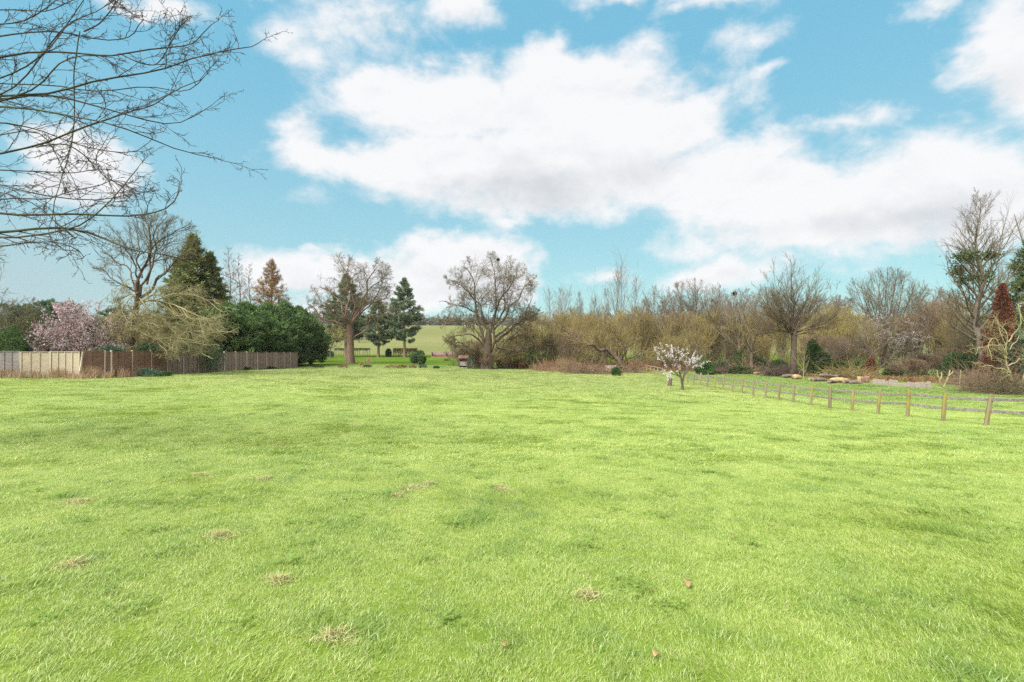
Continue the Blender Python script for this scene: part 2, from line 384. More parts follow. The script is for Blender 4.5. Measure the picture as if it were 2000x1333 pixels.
iop = h.n('GeometryNodeInstanceOnPoints'); iop.inputs['Pick Instance'].default_value = True
na = {}
for nm, ty in (('idx', 'INT'), ('scl', 'FLOAT'), ('rot', 'FLOAT')):
    q = h.n('GeometryNodeInputNamedAttribute', data_type=ty); q.inputs['Name'].default_value = nm; na[nm] = q.outputs['Attribute']
cx = h.n('ShaderNodeCombineXYZ'); h.link(na['rot'], cx.inputs[2])
h.link(gin.outputs[0], iop.inputs['Points']); h.link(ci.outputs[0], iop.inputs['Instance']); h.link(na['idx'], iop.inputs['Instance Index'])
h.link(cx.outputs[0], iop.inputs['Rotation']); h.link(na['scl'], iop.inputs['Scale']); h.link(iop.outputs[0], gout.inputs[0])
md = grass.modifiers.new('spread', 'NODES'); md.node_group = ng
# ------------------------------------------------------------------ branches, leaves, boxes
UP = np.array([0, 0, 1.])
def tubes(pts, rad, s):
    n, K, _ = pts.shape
    T = nrm(np.gradient(pts, axis=1)); m = T.mean(1); ref = np.zeros((n, 3)); ref[np.arange(n), np.argmin(np.abs(m), 1)] = 1
    U = nrm(np.cross(T, ref[:, None, :])); V = np.cross(T, U)
    a = np.arange(s) * 2 * np.pi / s
    v = pts[:, :, None, :] + rad[:, :, None, None] * (U[:, :, None, :] * np.cos(a)[:, None] + V[:, :, None, :] * np.sin(a)[:, None])
    b = (np.arange(n)[:, None, None] * K + np.arange(K - 1)[None, :, None]) * s; j = np.arange(s); j2 = (j + 1) % s
    f = np.stack([b + j, b + j2, b + s + j2, b + s + j], -1).reshape(-1, 4)
    return v.reshape(-1, 3), f
def join(parts):
    """list of (verts, [face arrays]) -> verts, [faces]"""
    V, F3, F4, o = [], [], [], 0
    for v, fs in parts:
        for f in fs: (F3 if f.shape[1] == 3 else F4).append(f + o)
        V.append(v); o += len(v)
    return np.concatenate(V), ([np.concatenate(F4)] if F4 else []) + ([np.concatenate(F3)] if F3 else [])
def resample(path, rad, K):
    p = np.asarray(path, float); r = np.asarray(rad, float)
    L = np.concatenate([[0], np.cumsum(np.linalg.norm(np.diff(p, axis=0), axis=1))]); L /= L[-1]
    t = np.linspace(0, 1, K); pr = np.stack([np.interp(t, L, p[:, i]) for i in range(3)], 1)
    for _ in range(1): pr[1:-1] = .25 * pr[:-2] + .5 * pr[1:-1] + .25 * pr[2:]
    return pr, np.interp(t, np.linspace(0, 1, len(r)), r)
def env_dist(P, D, c, r):
    """distance from P along D to the surface of an ellipsoid crown"""
    p = (P - c) / r; d = D / r
    A = (d * d).sum(1); B = (p * d).sum(1); Cc = (p * p).sum(1) - 1; disc = B * B - A * Cc
    t = (-B + np.sqrt(np.maximum(disc, 0))) / A
    return np.where((disc > 0) & (t > 0), t, 0.0)
def spawn(rng, pts, rad, lv, envs):
    n, K, _ = pts.shape; m = lv['n']
    t = lv.get('t0', .25) + (1 - lv.get('t0', .25)) * ((np.arange(m)[None, :] + rng.uniform(0, 1, (n, m))) / m); t = np.clip(t, 0, .999)
    if lv.get('tip', True): t[:, -1] = .995
    f = t * (K - 1); i = f.astype(int); w = (f - i)[..., None]; b = np.arange(n)[:, None]
    P = pts[b, i] * (1 - w) + pts[b, i + 1] * w; T = nrm(pts[b, i + 1] - pts[b, i])
    R = rad[b, i] * (1 - w[..., 0]) + rad[b, i + 1] * w[..., 0]
    Lp = np.linalg.norm(np.diff(pts, axis=1), axis=2).sum(1)[:, None]
    a = np.clip(rng.normal(lv.get('ang', .8), lv.get('angsd', .2), t.shape), .05, 2.6)
    if lv.get('tip', True): a[:, -1] *= .35
    perp = nrm(np.cross(T, nrm(rng.normal(0, 1, T.shape))))
    if 'flat' in lv: perp = nrm(perp * np.array([1, 1, lv['flat']]))
    D = nrm(np.cos(a)[..., None] * T + np.sin(a)[..., None] * perp + UP * lv.get('up', 0.0))
    lr = lv.get('lr', (.4, .7)); L = Lp * rng.uniform(lr[0], lr[1], t.shape) * (1 - lv.get('fall', .4) * t)
    if 'L' in lv: L = rng.uniform(lv['L'][0], lv['L'][1], t.shape) * (1 - lv.get('fall', .4) * t)
    P, D, L, R = P.reshape(-1, 3), D.reshape(-1, 3), L.ravel(), R.ravel()
    keep = rng.uniform(0, 1, len(L)) < lv.get('keep', 1.0)
    if envs:
        E = np.zeros(len(L))
        for c, r in envs: E = np.maximum(E, env_dist(P, D, np.asarray(c, float), np.asarray(r, float)))
        keep &= (E > .22 * L) | (rng.uniform(0, 1, len(L)) < .2)
        L = np.minimum(L, np.maximum(E * rng.uniform(.75, 1.02, len(L)), lv.get('lmin', .12) * L))
    P, D, L, R = P[keep], D[keep], L[keep], R[keep]
    return P, D, L, np.clip(R * lv.get('rr', .6), lv.get('rmin', .008), lv.get('rmax', 9))
def extend(rng, P, D, L, R, lv):
    K = lv.get('K', 4); n = len(P); pts = np.zeros((n, K + 1, 3)); pts[:, 0] = P; d = D.copy(); tz = np.array(lv.get('trop', (0, 0, 0)), float)
    for k in range(K):
        d = nrm(d + rng.normal(0, lv.get('wig', .15), (n, 3)) + tz)
        pts[:, k + 1] = pts[:, k] + d * (L / K)[:, None]
    tp = lv.get('tap', .35); rad = np.maximum(R[:, None] * (1 - np.linspace(0, 1, K + 1) * (1 - tp)), lv.get('rmin', .008) * .6)
    return pts, rad
def grow(rng, pts, rad, levels, envs=None):
    out = []
    for lv in levels:
        P, D, L, R = spawn(rng, pts, rad, lv, envs if lv.get('env', True) else None)
        pts, rad = extend(rng, P, D, L, R, lv); out.append((pts, rad, lv.get('s', 3)))
    return out
def tubelist(lst):
    return join([(lambda q: (q[0], [q[1]]))(tubes(p, r, s)) for p, r, s in lst])
def stack_paths(paths, K, jit=0.0, seed=0):
    a = [resample(p, r, K) for p, r in paths]; rg = np.random.RandomState(seed)
    if jit:
        for q, _ in a:
            L = np.linalg.norm(q[-1] - q[0]); w = rg.normal(0, 1, q.shape); w[1:-1] = .25 * w[:-2] + .5 * w[1:-1] + .25 * w[2:]
            w = np.cumsum(w, 0) * jit * L / K; w -= w[0] + np.linspace(0, 1, len(q))[:, None] * (w[-1] - w[0]); q += w
    return np.stack([q[0] for q in a]), np.stack([q[1] for q in a])
def roots(base, r, n=5, rng=None, k=1.7):
    """flare of a trunk where it meets the ground"""
    return None
def leaves(rng, P, D, ln, wd, spread=.6, fold=0.0):
    """one pointed four-cornered leaf at each P along about D"""
    n = len(P); D = nrm(D + rng.normal(0, spread, (n, 3))); S = nrm(np.cross(D, nrm(rng.normal(0, 1, (n, 3)))))
    L = (ln * rng.uniform(.6, 1.3, n))[:, None]; Wd = (wd * rng.uniform(.6, 1.3, n))[:, None]
    v = np.stack([P, P + D * L * .5 + S * Wd * .5, P + D * L, P + D * L * .5 - S * Wd * .5], 1).reshape(-1, 3)
    return v, [np.arange(n)[:, None] * 4 + [0, 1, 2, 3]], rng.uniform(0, 1, n)
def pick(rng, pts, n, lo=.2, hi=1.0):
    """n random points with directions on a set of branches"""
    b = rng.randint(0, len(pts), n); K = pts.shape[1]; t = rng.uniform(lo, hi, n) * (K - 1.001); i = t.astype(int); w = (t - i)[:, None]
    return pts[b, i] * (1 - w) + pts[b, i + 1] * w, nrm(pts[b, i + 1] - pts[b, i])
def boxes(lst):
    """list of (centre, size, 3x3 rotation or None)"""
    parts = []
    q = np.array([[0, 1, 3, 2], [4, 6, 7, 5], [0, 4, 5, 1], [2, 3, 7, 6], [0, 2, 6, 4], [1, 5, 7, 3]])
    for c, s, R in lst:
        v = np.array([[x, y, z] for x in (-.5, .5) for y in (-.5, .5) for z in (-.5, .5)]) * np.asarray(s, float)
        if R is not None: v = v @ np.asarray(R).T
        parts.append((v + np.asarray(c, float), [q]))
    return join(parts)
def rot(ax, a):
    c, s = math.cos(a), math.sin(a)
    return np.array({'x': [[1, 0, 0], [0, c, -s], [0, s, c]], 'y': [[c, 0, s], [0, 1, 0], [-s, 0, c]], 'z': [[c, -s, 0], [s, c, 0], [0, 0, 1]]}[ax], float)
def bevel(o, w):
    b = o.modifiers.new('bevel', 'BEVEL'); b.width = w; b.segments = 2; b.limit_method = 'ANGLE'; return o

M = {}
M['oak_bark'] = mat_bark('oak_bark', [(.10, .075, .055), (.19, .145, .11), (.30, .235, .175)], 5, .8, moss=(.20, .17, .06), k=0.42)
M['pink_bark'] = mat_bark('reddish_bark', [(.13, .085, .06), (.23, .155, .11), (.33, .24, .17)], 5, .8)
M['dark_bark'] = mat_bark('dark_bark', [(.055, .04, .032), (.10, .075, .055), (.17, .13, .10)], 5, .8, k=0.7)
M['grey_bark'] = mat_bark('grey_bark', [(.12, .095, .075), (.22, .18, .145), (.33, .28, .23)], 5, .6, k=0.48)
M['near_bark'] = mat_bark('near_bark', [(.035, .032, .026), (.075, .068, .052), (.13, .12, .095)], 4, .4, moss=(.10, .115, .045), k=0.5)
M['near_twig'] = mat_bark('near_twig', [(.05, .038, .034), (.085, .065, .056), (.12, .095, .08)], 3, k=0.5)
M['oak_twig'] = mat_bark('oak_twig', [(.13, .105, .06), (.20, .165, .09), (.28, .235, .125)], .5, stretch=(1, 1, 1), k=0.45)
M['olive_twig'] = mat_bark('olive_twig', [(.16, .125, .05), (.25, .20, .08), (.35, .28, .115)], .5, stretch=(1, 1, 1), k=0.68)
M['yellow_twig'] = mat_bark('yellow_twig', [(.27, .22, .07), (.37, .31, .11), (.48, .41, .16)], .5, stretch=(1, 1, 1), k=0.62)
M['brown_twig'] = mat_bark('brown_twig', [(.16, .11, .07), (.25, .18, .115), (.35, .26, .17)], .5, stretch=(1, 1, 1), k=0.6)
M['grey_twig'] = mat_bark('grey_twig', [(.18, .15, .115), (.27, .23, .175), (.37, .32, .25)], .5, stretch=(1, 1, 1), k=0.5)
M['lichen_twig'] = mat_bark('lichen_twig', [(.23, .21, .095), (.36, .33, .16), (.50, .46, .25)], .5, stretch=(1, 1, 1), k=0.52)
M['orange_twig'] = mat_bark('orange_twig', [(.26, .13, .045), (.36, .20, .075), (.44, .27, .12)], .5, stretch=(1, 1, 1), k=.62)
M['rust_twig'] = mat_bark('rust_twig', [(.34, .15, .09), (.45, .24, .15), (.55, .36, .24)], .5, stretch=(1, 1, 1))
M['ley'] = mat_leaf('cypress_leaf', [(.028, .052, .024), (.055, .095, .036), (.105, .16, .055)], .25, .7, k=1.3)
M['pine'] = mat_leaf('pine_needle', [(.05, .072, .042), (.085, .115, .068), (.135, .165, .10)], .25, .6, k=1.45)
M['darkcon'] = mat_leaf('dark_conifer', [(.022, .042, .025), (.042, .072, .040), (.075, .11, .055)], .25, .6, k=1.5)
M['cypold'] = mat_leaf('olive_conifer', [(.05, .065, .028), (.09, .105, .042), (.14, .15, .06)], .25, .5, k=1.45)
M['holly'] = mat_leaf('holly_leaf', [(.018, .04, .016), (.045, .085, .03), (.10, .16, .055)], .2, 1.2, k=1.15)
M['ivy'] = mat_leaf('ivy_leaf', [(.02, .035, .016), (.045, .075, .028), (.10, .13, .045)], .2, 1.2, k=1.15)
M['blue_ev'] = mat_leaf('bluish_evergreen', [(.02, .04, .03), (.045, .085, .055), (.10, .15, .10)], .2, 1.2, k=1.15)
M['magnolia'] = mat_leaf('magnolia_petal', [(.50, .32, .37), (.63, .47, .52), (.78, .66, .69)], .35, 1.2)
M['blossom'] = mat_leaf('white_petal', [(.66, .62, .60), (.80, .77, .75), (.90, .88, .86)], .35, 1.2, k=.75)
M['faint_blossom'] = mat_leaf('faint_blossom', [(.36, .33, .29), (.46, .43, .39), (.56, .53, .49)], .35, 1.2)
M['rust_leaf'] = mat_leaf('copper_leaf', [(.12, .042, .028), (.22, .08, .05), (.32, .14, .09)], .3, 1.0)
M['beech'] = mat_leaf('dead_beech_leaf', [(.17, .085, .045), (.30, .155, .08), (.42, .25, .14)], .3, 1.0)
M['larch'] = mat_leaf('larch_bud', [(.22, .13, .055), (.32, .205, .085), (.42, .285, .13)], .3, .5)
M['straw'] = mat_leaf('dry_grass', [(.40, .26, .15), (.55, .40, .25), (.70, .56, .38)], .3, .8)
M['bramble'] = mat_leaf('dry_bramble', [(.26, .145, .09), (.40, .25, .155), (.54, .40, .26)], .3, .8)
M['bud'] = mat_leaf('yellow_bud', [(.28, .28, .07), (.40, .39, .12), (.52, .50, .19)], .35, .6)
M['far_wood'] = mat_leaf('far_wood', [(.12, .11, .08), (.18, .165, .12), (.25, .225, .165)], .2, .12)

def tree(name, base, label, cat, trunk, crown, tm, cm, extra=(), group=None, rz=0., sc=1.):
    """thing > trunk, crown and further parts; lists of (points, radii, sides) already in local metres"""
    t = thing(name, base, label, cat, group, rz)
    if sc != 1.: t.scale = (sc, sc, sc)
    if trunk: v, f = tubelist(trunk); obj('trunk', mesh('trunk', v, f, tm), t)
    if crown: v, f = tubelist(crown); obj('crown', mesh('crown', v, f, cm), t)
    for nm, (v, f, r), m in extra: obj(nm, mesh(nm, v, f, m, r), t)
    return t
def single(path, rad, K=12): 
    p, r = resample(path, rad, K); return p[None], r[None]
# ------------------------------------------------------------------ tree builders
def excurrent(seed, h, w, r=.16, nb=34, h0=.2, ang=.75, up=.25, sub=6, sub2=4, s=8, low=1.0, rmin=.011):
    """one straight leader with ascending side branches; w = half width"""
    rng = np.random.RandomState(seed)
    zz = np.linspace(0, h, 14); pth = np.stack([.012 * h * np.sin(zz * .7 + seed), .012 * h * np.cos(zz * .9 + seed), zz], 1); pth -= pth[0]
    rad = r * (1 - np.linspace(0, 1, 14) ** 1.1 * .93); rad[0] *= 1.35
    t = np.linspace(h0, .985, nb) + rng.uniform(-.01, .01, nb); f = t * 13; i = f.astype(int); wgt = (f - i)[:, None]
    P = pth[i] * (1 - wgt) + pth[np.minimum(i + 1, 13)] * wgt; a = np.arange(nb) * 2.4 + rng.uniform(-.4, .4, nb)
    an = np.clip(rng.normal(ang, .12, nb), .2, 1.5)
    D = np.stack([np.sin(an) * np.cos(a), np.sin(an) * np.sin(a), np.cos(an)], 1)
    u = (t - h0) / (1 - h0); prof = np.where(u < .3, low + (1 - low) * u / .3, 1.0) * np.clip(1.08 - u, .08, 1) ** .75
    L = w / np.sin(an) * prof * rng.uniform(.75, 1.1, nb); R = np.clip(r * .42 * (1.1 - u) * rng.uniform(.7, 1.1, nb), .014, .2)
    p1, r1 = extend(rng, P, D, L, R, dict(K=6, wig=.09, trop=(0, 0, .06 * up * 4), tap=.25))
    lv = [dict(n=sub, lr=(.3, .55), ang=.7, up=up, wig=.14, K=4, rr=.5, rmin=rmin, fall=.5), dict(n=sub2, lr=(.35, .7), ang=.65, up=up, wig=.18, K=2, rr=.6, rmin=rmin * .75, fall=.3)]
    return [(pth[None], rad[None], s), (p1[:8], r1[:8], 5)], [(p1[8:], r1[8:], 4)] + grow(rng, p1, r1, lv)
def spreading(seed, h, w, r=.3, fork=.28, nl=8, lean=0., tilt=(.25, 1.15), c=None, lv=None, K=8, droop=0., rmin=.012):
    """short trunk that breaks into limbs filling a rounded crown"""
    rng = np.random.RandomState(seed); fh = h * fork
    pth = np.array([[0, 0, -.1], [lean * .3, 0, fh * .5], [lean * .8, 0.05, fh], [lean, 0, fh * 1.12]])
    tp, tr = single(pth, [r * 1.35, r * 1.02, r * .95, r * .85], 7)
    a = np.arange(nl) * 2.4 + rng.uniform(-.5, .5, nl); an = np.linspace(tilt[0], tilt[1], nl) + rng.uniform(-.15, .15, nl)
    P = np.tile([lean, 0, fh], (nl, 1)) + rng.uniform(-.1, .1, (nl, 3)) - UP * (np.linspace(0, fh * .28, nl))[:, None]
    D = np.stack([np.sin(an) * np.cos(a), np.sin(an) * np.sin(a), np.cos(an)], 1)
    cz = fh + (h - fh) * .42; env = [((lean, 0, cz), (w, w * .9, h - cz))] if c is None else c
    L = env_dist(P, D, np.asarray(env[0][0], float), np.asarray(env[0][1], float)) * rng.uniform(.85, 1.05, nl)
    p1, r1 = extend(rng, P, D, L, np.full(nl, r * .52) * rng.uniform(.7, 1.1, nl), dict(K=K, wig=.13, trop=(0, 0, .05 - droop), tap=.22))
    lv = lv or [dict(n=8, lr=(.35, .6), ang=.75, wig=.2, K=5, s=4, rr=.5, up=.1), dict(n=6, lr=(.4, .65), ang=.75, wig=.22, K=4, rr=.55, rmin=rmin), dict(n=5, lr=(.4, .7), ang=.7, wig=.22, K=3, rr=.6, rmin=rmin * .85)]
    return [(tp, tr, 12), (p1, r1, 7)], grow(rng, p1, r1, lv, env)
def shrub(seed, h, w, ns=16, wild=.14, sub=9, sub2=6, up=.45, r=.05, sub3=0, rmin=.010, tilt=1.0):
    """many stems from the ground, upright twiggy growth"""
    rng = np.random.RandomState(seed)
    a = rng.uniform(0, 6.28, ns); an = np.abs(rng.normal(0, .5, ns)) * tilt; P = np.stack([rng.normal(0, w * .16, ns), rng.normal(0, w * .16, ns), np.full(ns, -.1)], 1)
    D = np.stack([np.sin(an) * np.cos(a), np.sin(an) * np.sin(a), np.cos(an)], 1)
    env = [((0, 0, h * .45), (w, w, h * .55))]
    L = np.maximum(env_dist(P, D, np.array([0, 0, h * .45]), np.array([w, w, h * .55])), h * .4) * rng.uniform(.8, 1.05, ns)
    p1, r1 = extend(rng, P, D, L, r * rng.uniform(.6, 1.3, ns), dict(K=7, wig=wild, tap=.25))
    lv = [dict(n=sub, lr=(.35, .65), ang=.6, wig=.17, K=4, rr=.5, up=up, rmin=rmin, t0=.15), dict(n=sub2, lr=(.4, .7), ang=.55, wig=.2, K=3, rr=.6, up=up, rmin=rmin * .85, t0=.15)]
    if sub3: lv.append(dict(n=sub3, lr=(.4, .7), ang=.55, wig=.2, K=2, rr=.6, up=up, rmin=rmin * .75))
    return [(p1, r1, 5)], grow(rng, p1, r1, lv, env)
def conifer(seed, h, w, prof, nb=110, h0=.08, ang=1.2, trop=-.02, sub=10, nleaf=26000, ln=.2, wd=.06, r=.2, spreadl=.5, leafup=.25, subup=.0, flat=.4, tipw=.35, subL=(.3, .55), lowang=0.):
    rng = np.random.RandomState(seed)
    zz = np.linspace(0, h * .99, 12); pth = np.stack([.06 * np.sin(zz * .5 + seed), .06 * np.cos(zz * .4), zz], 1); pth -= pth[0]
    rad = r * (1 - np.linspace(0, 1, 12) * .95); rad[0] *= 1.25
    t = np.sort(h0 + (1 - h0) * (np.arange(nb) + rng.uniform(0, 1, nb)) / nb); P = np.stack([np.interp(t, np.linspace(0, 1, 12), pth[:, k]) for k in range(3)], 1)
    a = np.arange(nb) * 2.4 + rng.uniform(-.5, .5, nb); an = rng.normal(ang, .14, nb) - .55 * np.clip((t - .6) / .4, 0, 1) + lowang * np.clip(1 - t / .35, 0, 1)
    D = np.stack([np.sin(an) * np.cos(a), np.sin(an) * np.sin(a), np.cos(an)], 1)
    L = w * np.array([prof((q - h0) / (1 - h0)) for q in t]) * rng.uniform(.72, 1.12, nb) + .12
    p1, r1 = extend(rng, P, D, L, np.clip(.02 + .02 * L, .015, .14), dict(K=5, wig=.08, trop=(0, 0, trop), tap=.3))
    P2, D2, L2, R2 = spawn(rng, p1, r1, dict(n=sub, lr=subL, ang=.75, up=subup, flat=flat, rr=.5, rmin=.01, t0=.3, fall=.35), None)
    p2, r2 = extend(rng, P2, D2, L2, R2, dict(K=3, wig=.12, trop=(0, 0, subup * .1)))
    wts = L2 / L2.sum(); b = rng.choice(len(p2), nleaf, p=wts); tt = rng.uniform(tipw, 1, nleaf) * 2.999; i = tt.astype(int); ww = (tt - i)[:, None]
    pos = p2[b, i] * (1 - ww) + p2[b, i + 1] * ww; dr = nrm(nrm(p2[b, i + 1] - p2[b, i]) + UP * leafup)
    lf = leaves(rng, pos + rng.normal(0, ln * .25, pos.shape), dr, ln, wd, spreadl)
    return [(pth[None], rad[None], 10)], [(p1, r1, 4), (p2, r2, 3)], lf
def leaf_bush(seed, size, n, ln, wd, lump=.25, up=.3, hollow=.3, spreadl=.6, base=.0):
    rng = np.random.RandomState(seed); sx, sy, sz = size
    d = nrm(rng.normal(0, 1, (n, 3))); d[:, 2] = np.where(d[:, 2] < -.75, -d[:, 2], d[:, 2])
    k = nrm(rng.normal(0, 1, (22, 3))); am = rng.uniform(.3, 1, 22)
    b = (np.maximum((d @ k.T - .72) / .28, 0) * am).max(1) 
    rr = (1 - lump + lump * 1.5 * b) * (1 - np.abs(rng.normal(0, hollow, n)).clip(0, .9))
    P = d * rr[:, None] * np.array([sx / 2, sy / 2, sz * .58]) + np.array([0, 0, sz * .42]); P[:, 2] = np.maximum(P[:, 2], .02 + .1 * rng.uniform(0, 1, n))
    return leaves(rng, P, nrm(d + UP * up), ln, wd, spreadl)
def bush(name, base, label, cat, seed, size, n, ln, wd, mat, group=None, stems=True, part='leaves', stem_mat='dark_bark', **kw):
    t = thing(name, base, label, cat, group)
    v, f, r = leaf_bush(seed, size, n, ln, wd, **kw); obj(part, mesh(part, v, f, M[mat], r), t)
    if stems:
        rng = np.random.RandomState(seed + 500); k = 9; a = rng.uniform(0, 6.28, k); an = rng.uniform(.05, .7, k)
        D = np.stack([np.sin(an) * np.cos(a) * size[0] / size[2], np.sin(an) * np.sin(a) * size[1] / size[2], np.cos(an)], 1)
        P = np.stack([rng.normal(0, size[0] * .06, k), rng.normal(0, size[1] * .06, k), np.full(k, -.05)], 1)
        p1, r1 = extend(rng, P, nrm(D), np.full(k, size[2] * .8), np.full(k, .012 + .012 * size[2]), dict(K=5, wig=.15))
        v, f = tubelist([(p1, r1, 4)]); obj('stem', mesh('stem', v, f, M[stem_mat]), t)
    return t
def loc(px, py, d, base, dy=0.): return at(px, py, d + dy) - base
def traced(base, d, sx, sy, sc, lines, seed, depth=3.0):
    """limbs laid out by eye: each gets its own swing in depth, growing towards its tip"""
    rng = np.random.RandomState(seed); out = []
    for ln in lines:
        pts, r0, r1 = ln[0], ln[1], ln[2]; n = len(pts); q = ln[3] if len(ln) > 3 else rng.uniform(-1, 1) * depth
        out.append(([loc(x / sc + sx, y / sc + sy, d, base, q * (i / (n - 1.)) ** 1.2) for i, (x, y) in enumerate(pts)], np.linspace(r0, r1, n)))
    return out
def ell(x, y, rx, ry, d, sx, sy, sc, base, deep=1.0):
    k = d / 1000. / sc
    return (loc(x / sc + sx, y / sc + sy, d, base), (rx * k, rx * k * deep, ry * k))
# ------------------------------------------------------------------ the two great oaks
LV_OAK = [dict(n=12, lr=(.28, .55), ang=.85, wig=.27, K=6, s=5, rr=.42, t0=.2, up=.06, rmax=.09), dict(n=9, lr=(.35, .6), ang=.85, wig=.28, K=5, rr=.5, rmin=.014),
          dict(n=6, lr=(.4, .7), ang=.8, wig=.27, K=3, rr=.55, rmin=.011), dict(n=4, lr=(.4, .8), ang=.75, wig=.25, K=2, rr=.6, rmin=.009)]
b = gh(683, 711); d = b[1]
ln = [([(1115, 800), (1085, 740), (1030, 715), (960, 690), (915, 635), (870, 600), (805, 570)], .30, .05, -1.), ([(1100, 740), (1115, 690), (1050, 600), (1040, 530), (960, 470), (900, 440)], .26, .05, 3.),
      ([(1125, 740), (1150, 660), (1130, 560), (1090, 430), (1080, 340), (1020, 290), (1000, 190)], .28, .04, 1.), ([(1130, 740), (1160, 640), (1100, 430), (1130, 300), (1160, 200)], .2, .04, -2.),
      ([(1155, 780), (1170, 720), (1250, 660), (1320, 610), (1400, 540), (1470, 470)], .26, .05, -2.), ([(1160, 850), (1220, 780), (1290, 700), (1390, 640), (1490, 630)], .24, .05, -3.),
      ([(1150, 720), (1230, 590), (1260, 520), (1250, 430), (1320, 330), (1340, 240)], .28, .05, 2.), ([(1200, 650), (1270, 500), (1340, 460), (1420, 400), (1480, 370)], .2, .05, 3.5),
      ([(1130, 760), (1080, 680), (1000, 640), (950, 560), (870, 500)], .22, .05, -3.), ([(1145, 740), (1200, 690), (1290, 590), (1300, 500), (1380, 330)], .24, .05, 0.)]
tr = traced(b, d, 400, 450, 4, ln, 1)
P1, R1 = stack_paths([(p_, r_ * .72) for p_, r_ in tr], 20, .55, 5)
tp = single([loc(1136/4+400, 711+1, d, b), loc(1137/4+400, 700, d, b), loc(1138/4+400, 670, d, b), loc(1135/4+400, 650, d, b), loc(1132/4+400, 634, d, b)], [.85, .62, .56, .6, .5], 12)
env = [ell(1040, 470, 240, 300, d, 400, 450, 4, b), ell(1330, 430, 170, 230, d, 400, 450, 4, b), ell(1180, 640, 370, 190, d, 400, 450, 4, b)]
rng = np.random.RandomState(11)
tree('oak_tree', b, 'old bare oak with reddish trunk and forked limbs on the lawn before the pines', 'tree', [tp + (14,), (P1, R1, 8)], grow(rng, P1, R1, LV_OAK, env), M['pink_bark'], M['oak_twig'])

b = gh(957, 722); d = b[1]
ln = [([(435, 960), (440, 760), (420, 560), (400, 440), (390, 370), (340, 300), (280, 230), (300, 190)], .32, .04, 1.), ([(465, 960), (480, 790), (485, 600), (490, 450), (500, 330), (500, 220), (490, 130)], .27, .03, -1.),
      ([(450, 700), (400, 570), (300, 460), (240, 410), (140, 350)], .22, .04, -2.), ([(430, 720), (340, 600), (220, 570), (130, 530), (70, 520)], .2, .04, 2.),
      ([(480, 740), (540, 560), (600, 480), (640, 380), (680, 300), (690, 220)], .22, .04, 2.), ([(500, 740), (590, 600), (680, 520), (720, 420), (790, 350)], .2, .04, -2.),
      ([(510, 800), (620, 720), (720, 690), (800, 650), (870, 560)], .22, .04, -1.), ([(500, 840), (600, 760), (700, 700), (830, 640), (890, 600)], .28, .04, 3.), ([(490, 980), (540, 900), (640, 800), (720, 690), (760, 560), (800, 470)], .3, .04, 1.5), ([(420, 960), (340, 930), (250, 940), (180, 900)], .14, .03, -2.5), ([(500, 990), (600, 950), (690, 930), (800, 940)], .12, .03, -2.),
      ([(430, 890), (380, 820), (300, 790), (180, 795), (90, 870)], .2, .04, -2.), ([(440, 950), (380, 930), (280, 860), (220, 830), (120, 840)], .15, .04, -3.), ([(430, 840), (330, 700), (240, 680), (110, 680)], .18, .04, 3.),
      ([(470, 760), (560, 640), (590, 560), (570, 400), (600, 250)], .2, .04, 0.), ([(520, 870), (600, 880), (700, 890), (800, 860)], .14, .04, -2.), ([(450, 760), (430, 620), (330, 480), (220, 330)], .16, .04, 0.)]
tr = traced(b, d, 840, 460, 4, ln, 2)
P1, R1 = stack_paths([(p_, r_ * .72) for p_, r_ in tr], 20, .32, 5)
tp = single([loc(951, 723, d, b), loc(950, 715, d, b), loc(950, 703, d, b), loc(952, 690, d, b), loc(953, 675, d, b), loc(954, 660, d, b), loc(954, 640, d, b)], [.95, .68, .62, .58, .52, .42, .12], 18)
env = [ell(470, 420, 400, 290, d, 840, 460, 4, b), ell(470, 700, 440, 250, d, 840, 460, 4, b)]
rng = np.random.RandomState(12)
cr = grow(rng, P1, R1, LV_OAK, env)
tree('oak_tree', b, 'broad bare oak standing by the low brick shelter, with a bird nest near its top', 'tree', [tp + (14,), (P1, R1, 8)], cr, M['oak_bark'], M['oak_twig'])
def nest(p, r, label, seed, group=None):
    rng = np.random.RandomState(seed); n = 160; q = nrm(rng.normal(0, 1, (n, 3))) * r * rng.uniform(.5, 1, (n, 1)) * [1, 1, .7]
    a = np.stack([q, q + nrm(np.cross(q, rng.normal(0, 1, (n, 3)))) * r * 1.1], 1)
    v, f = tubelist([(a, np.full((n, 2), .03), 3)])
    return tag(obj('bird_nest', mesh('bird_nest', v, f, M['dark_bark']), None, p), label, 'nest', group)
nest(at(973, 508, d), .17, 'dark twig nest high in the bare oak beside the brick shelter', 1)

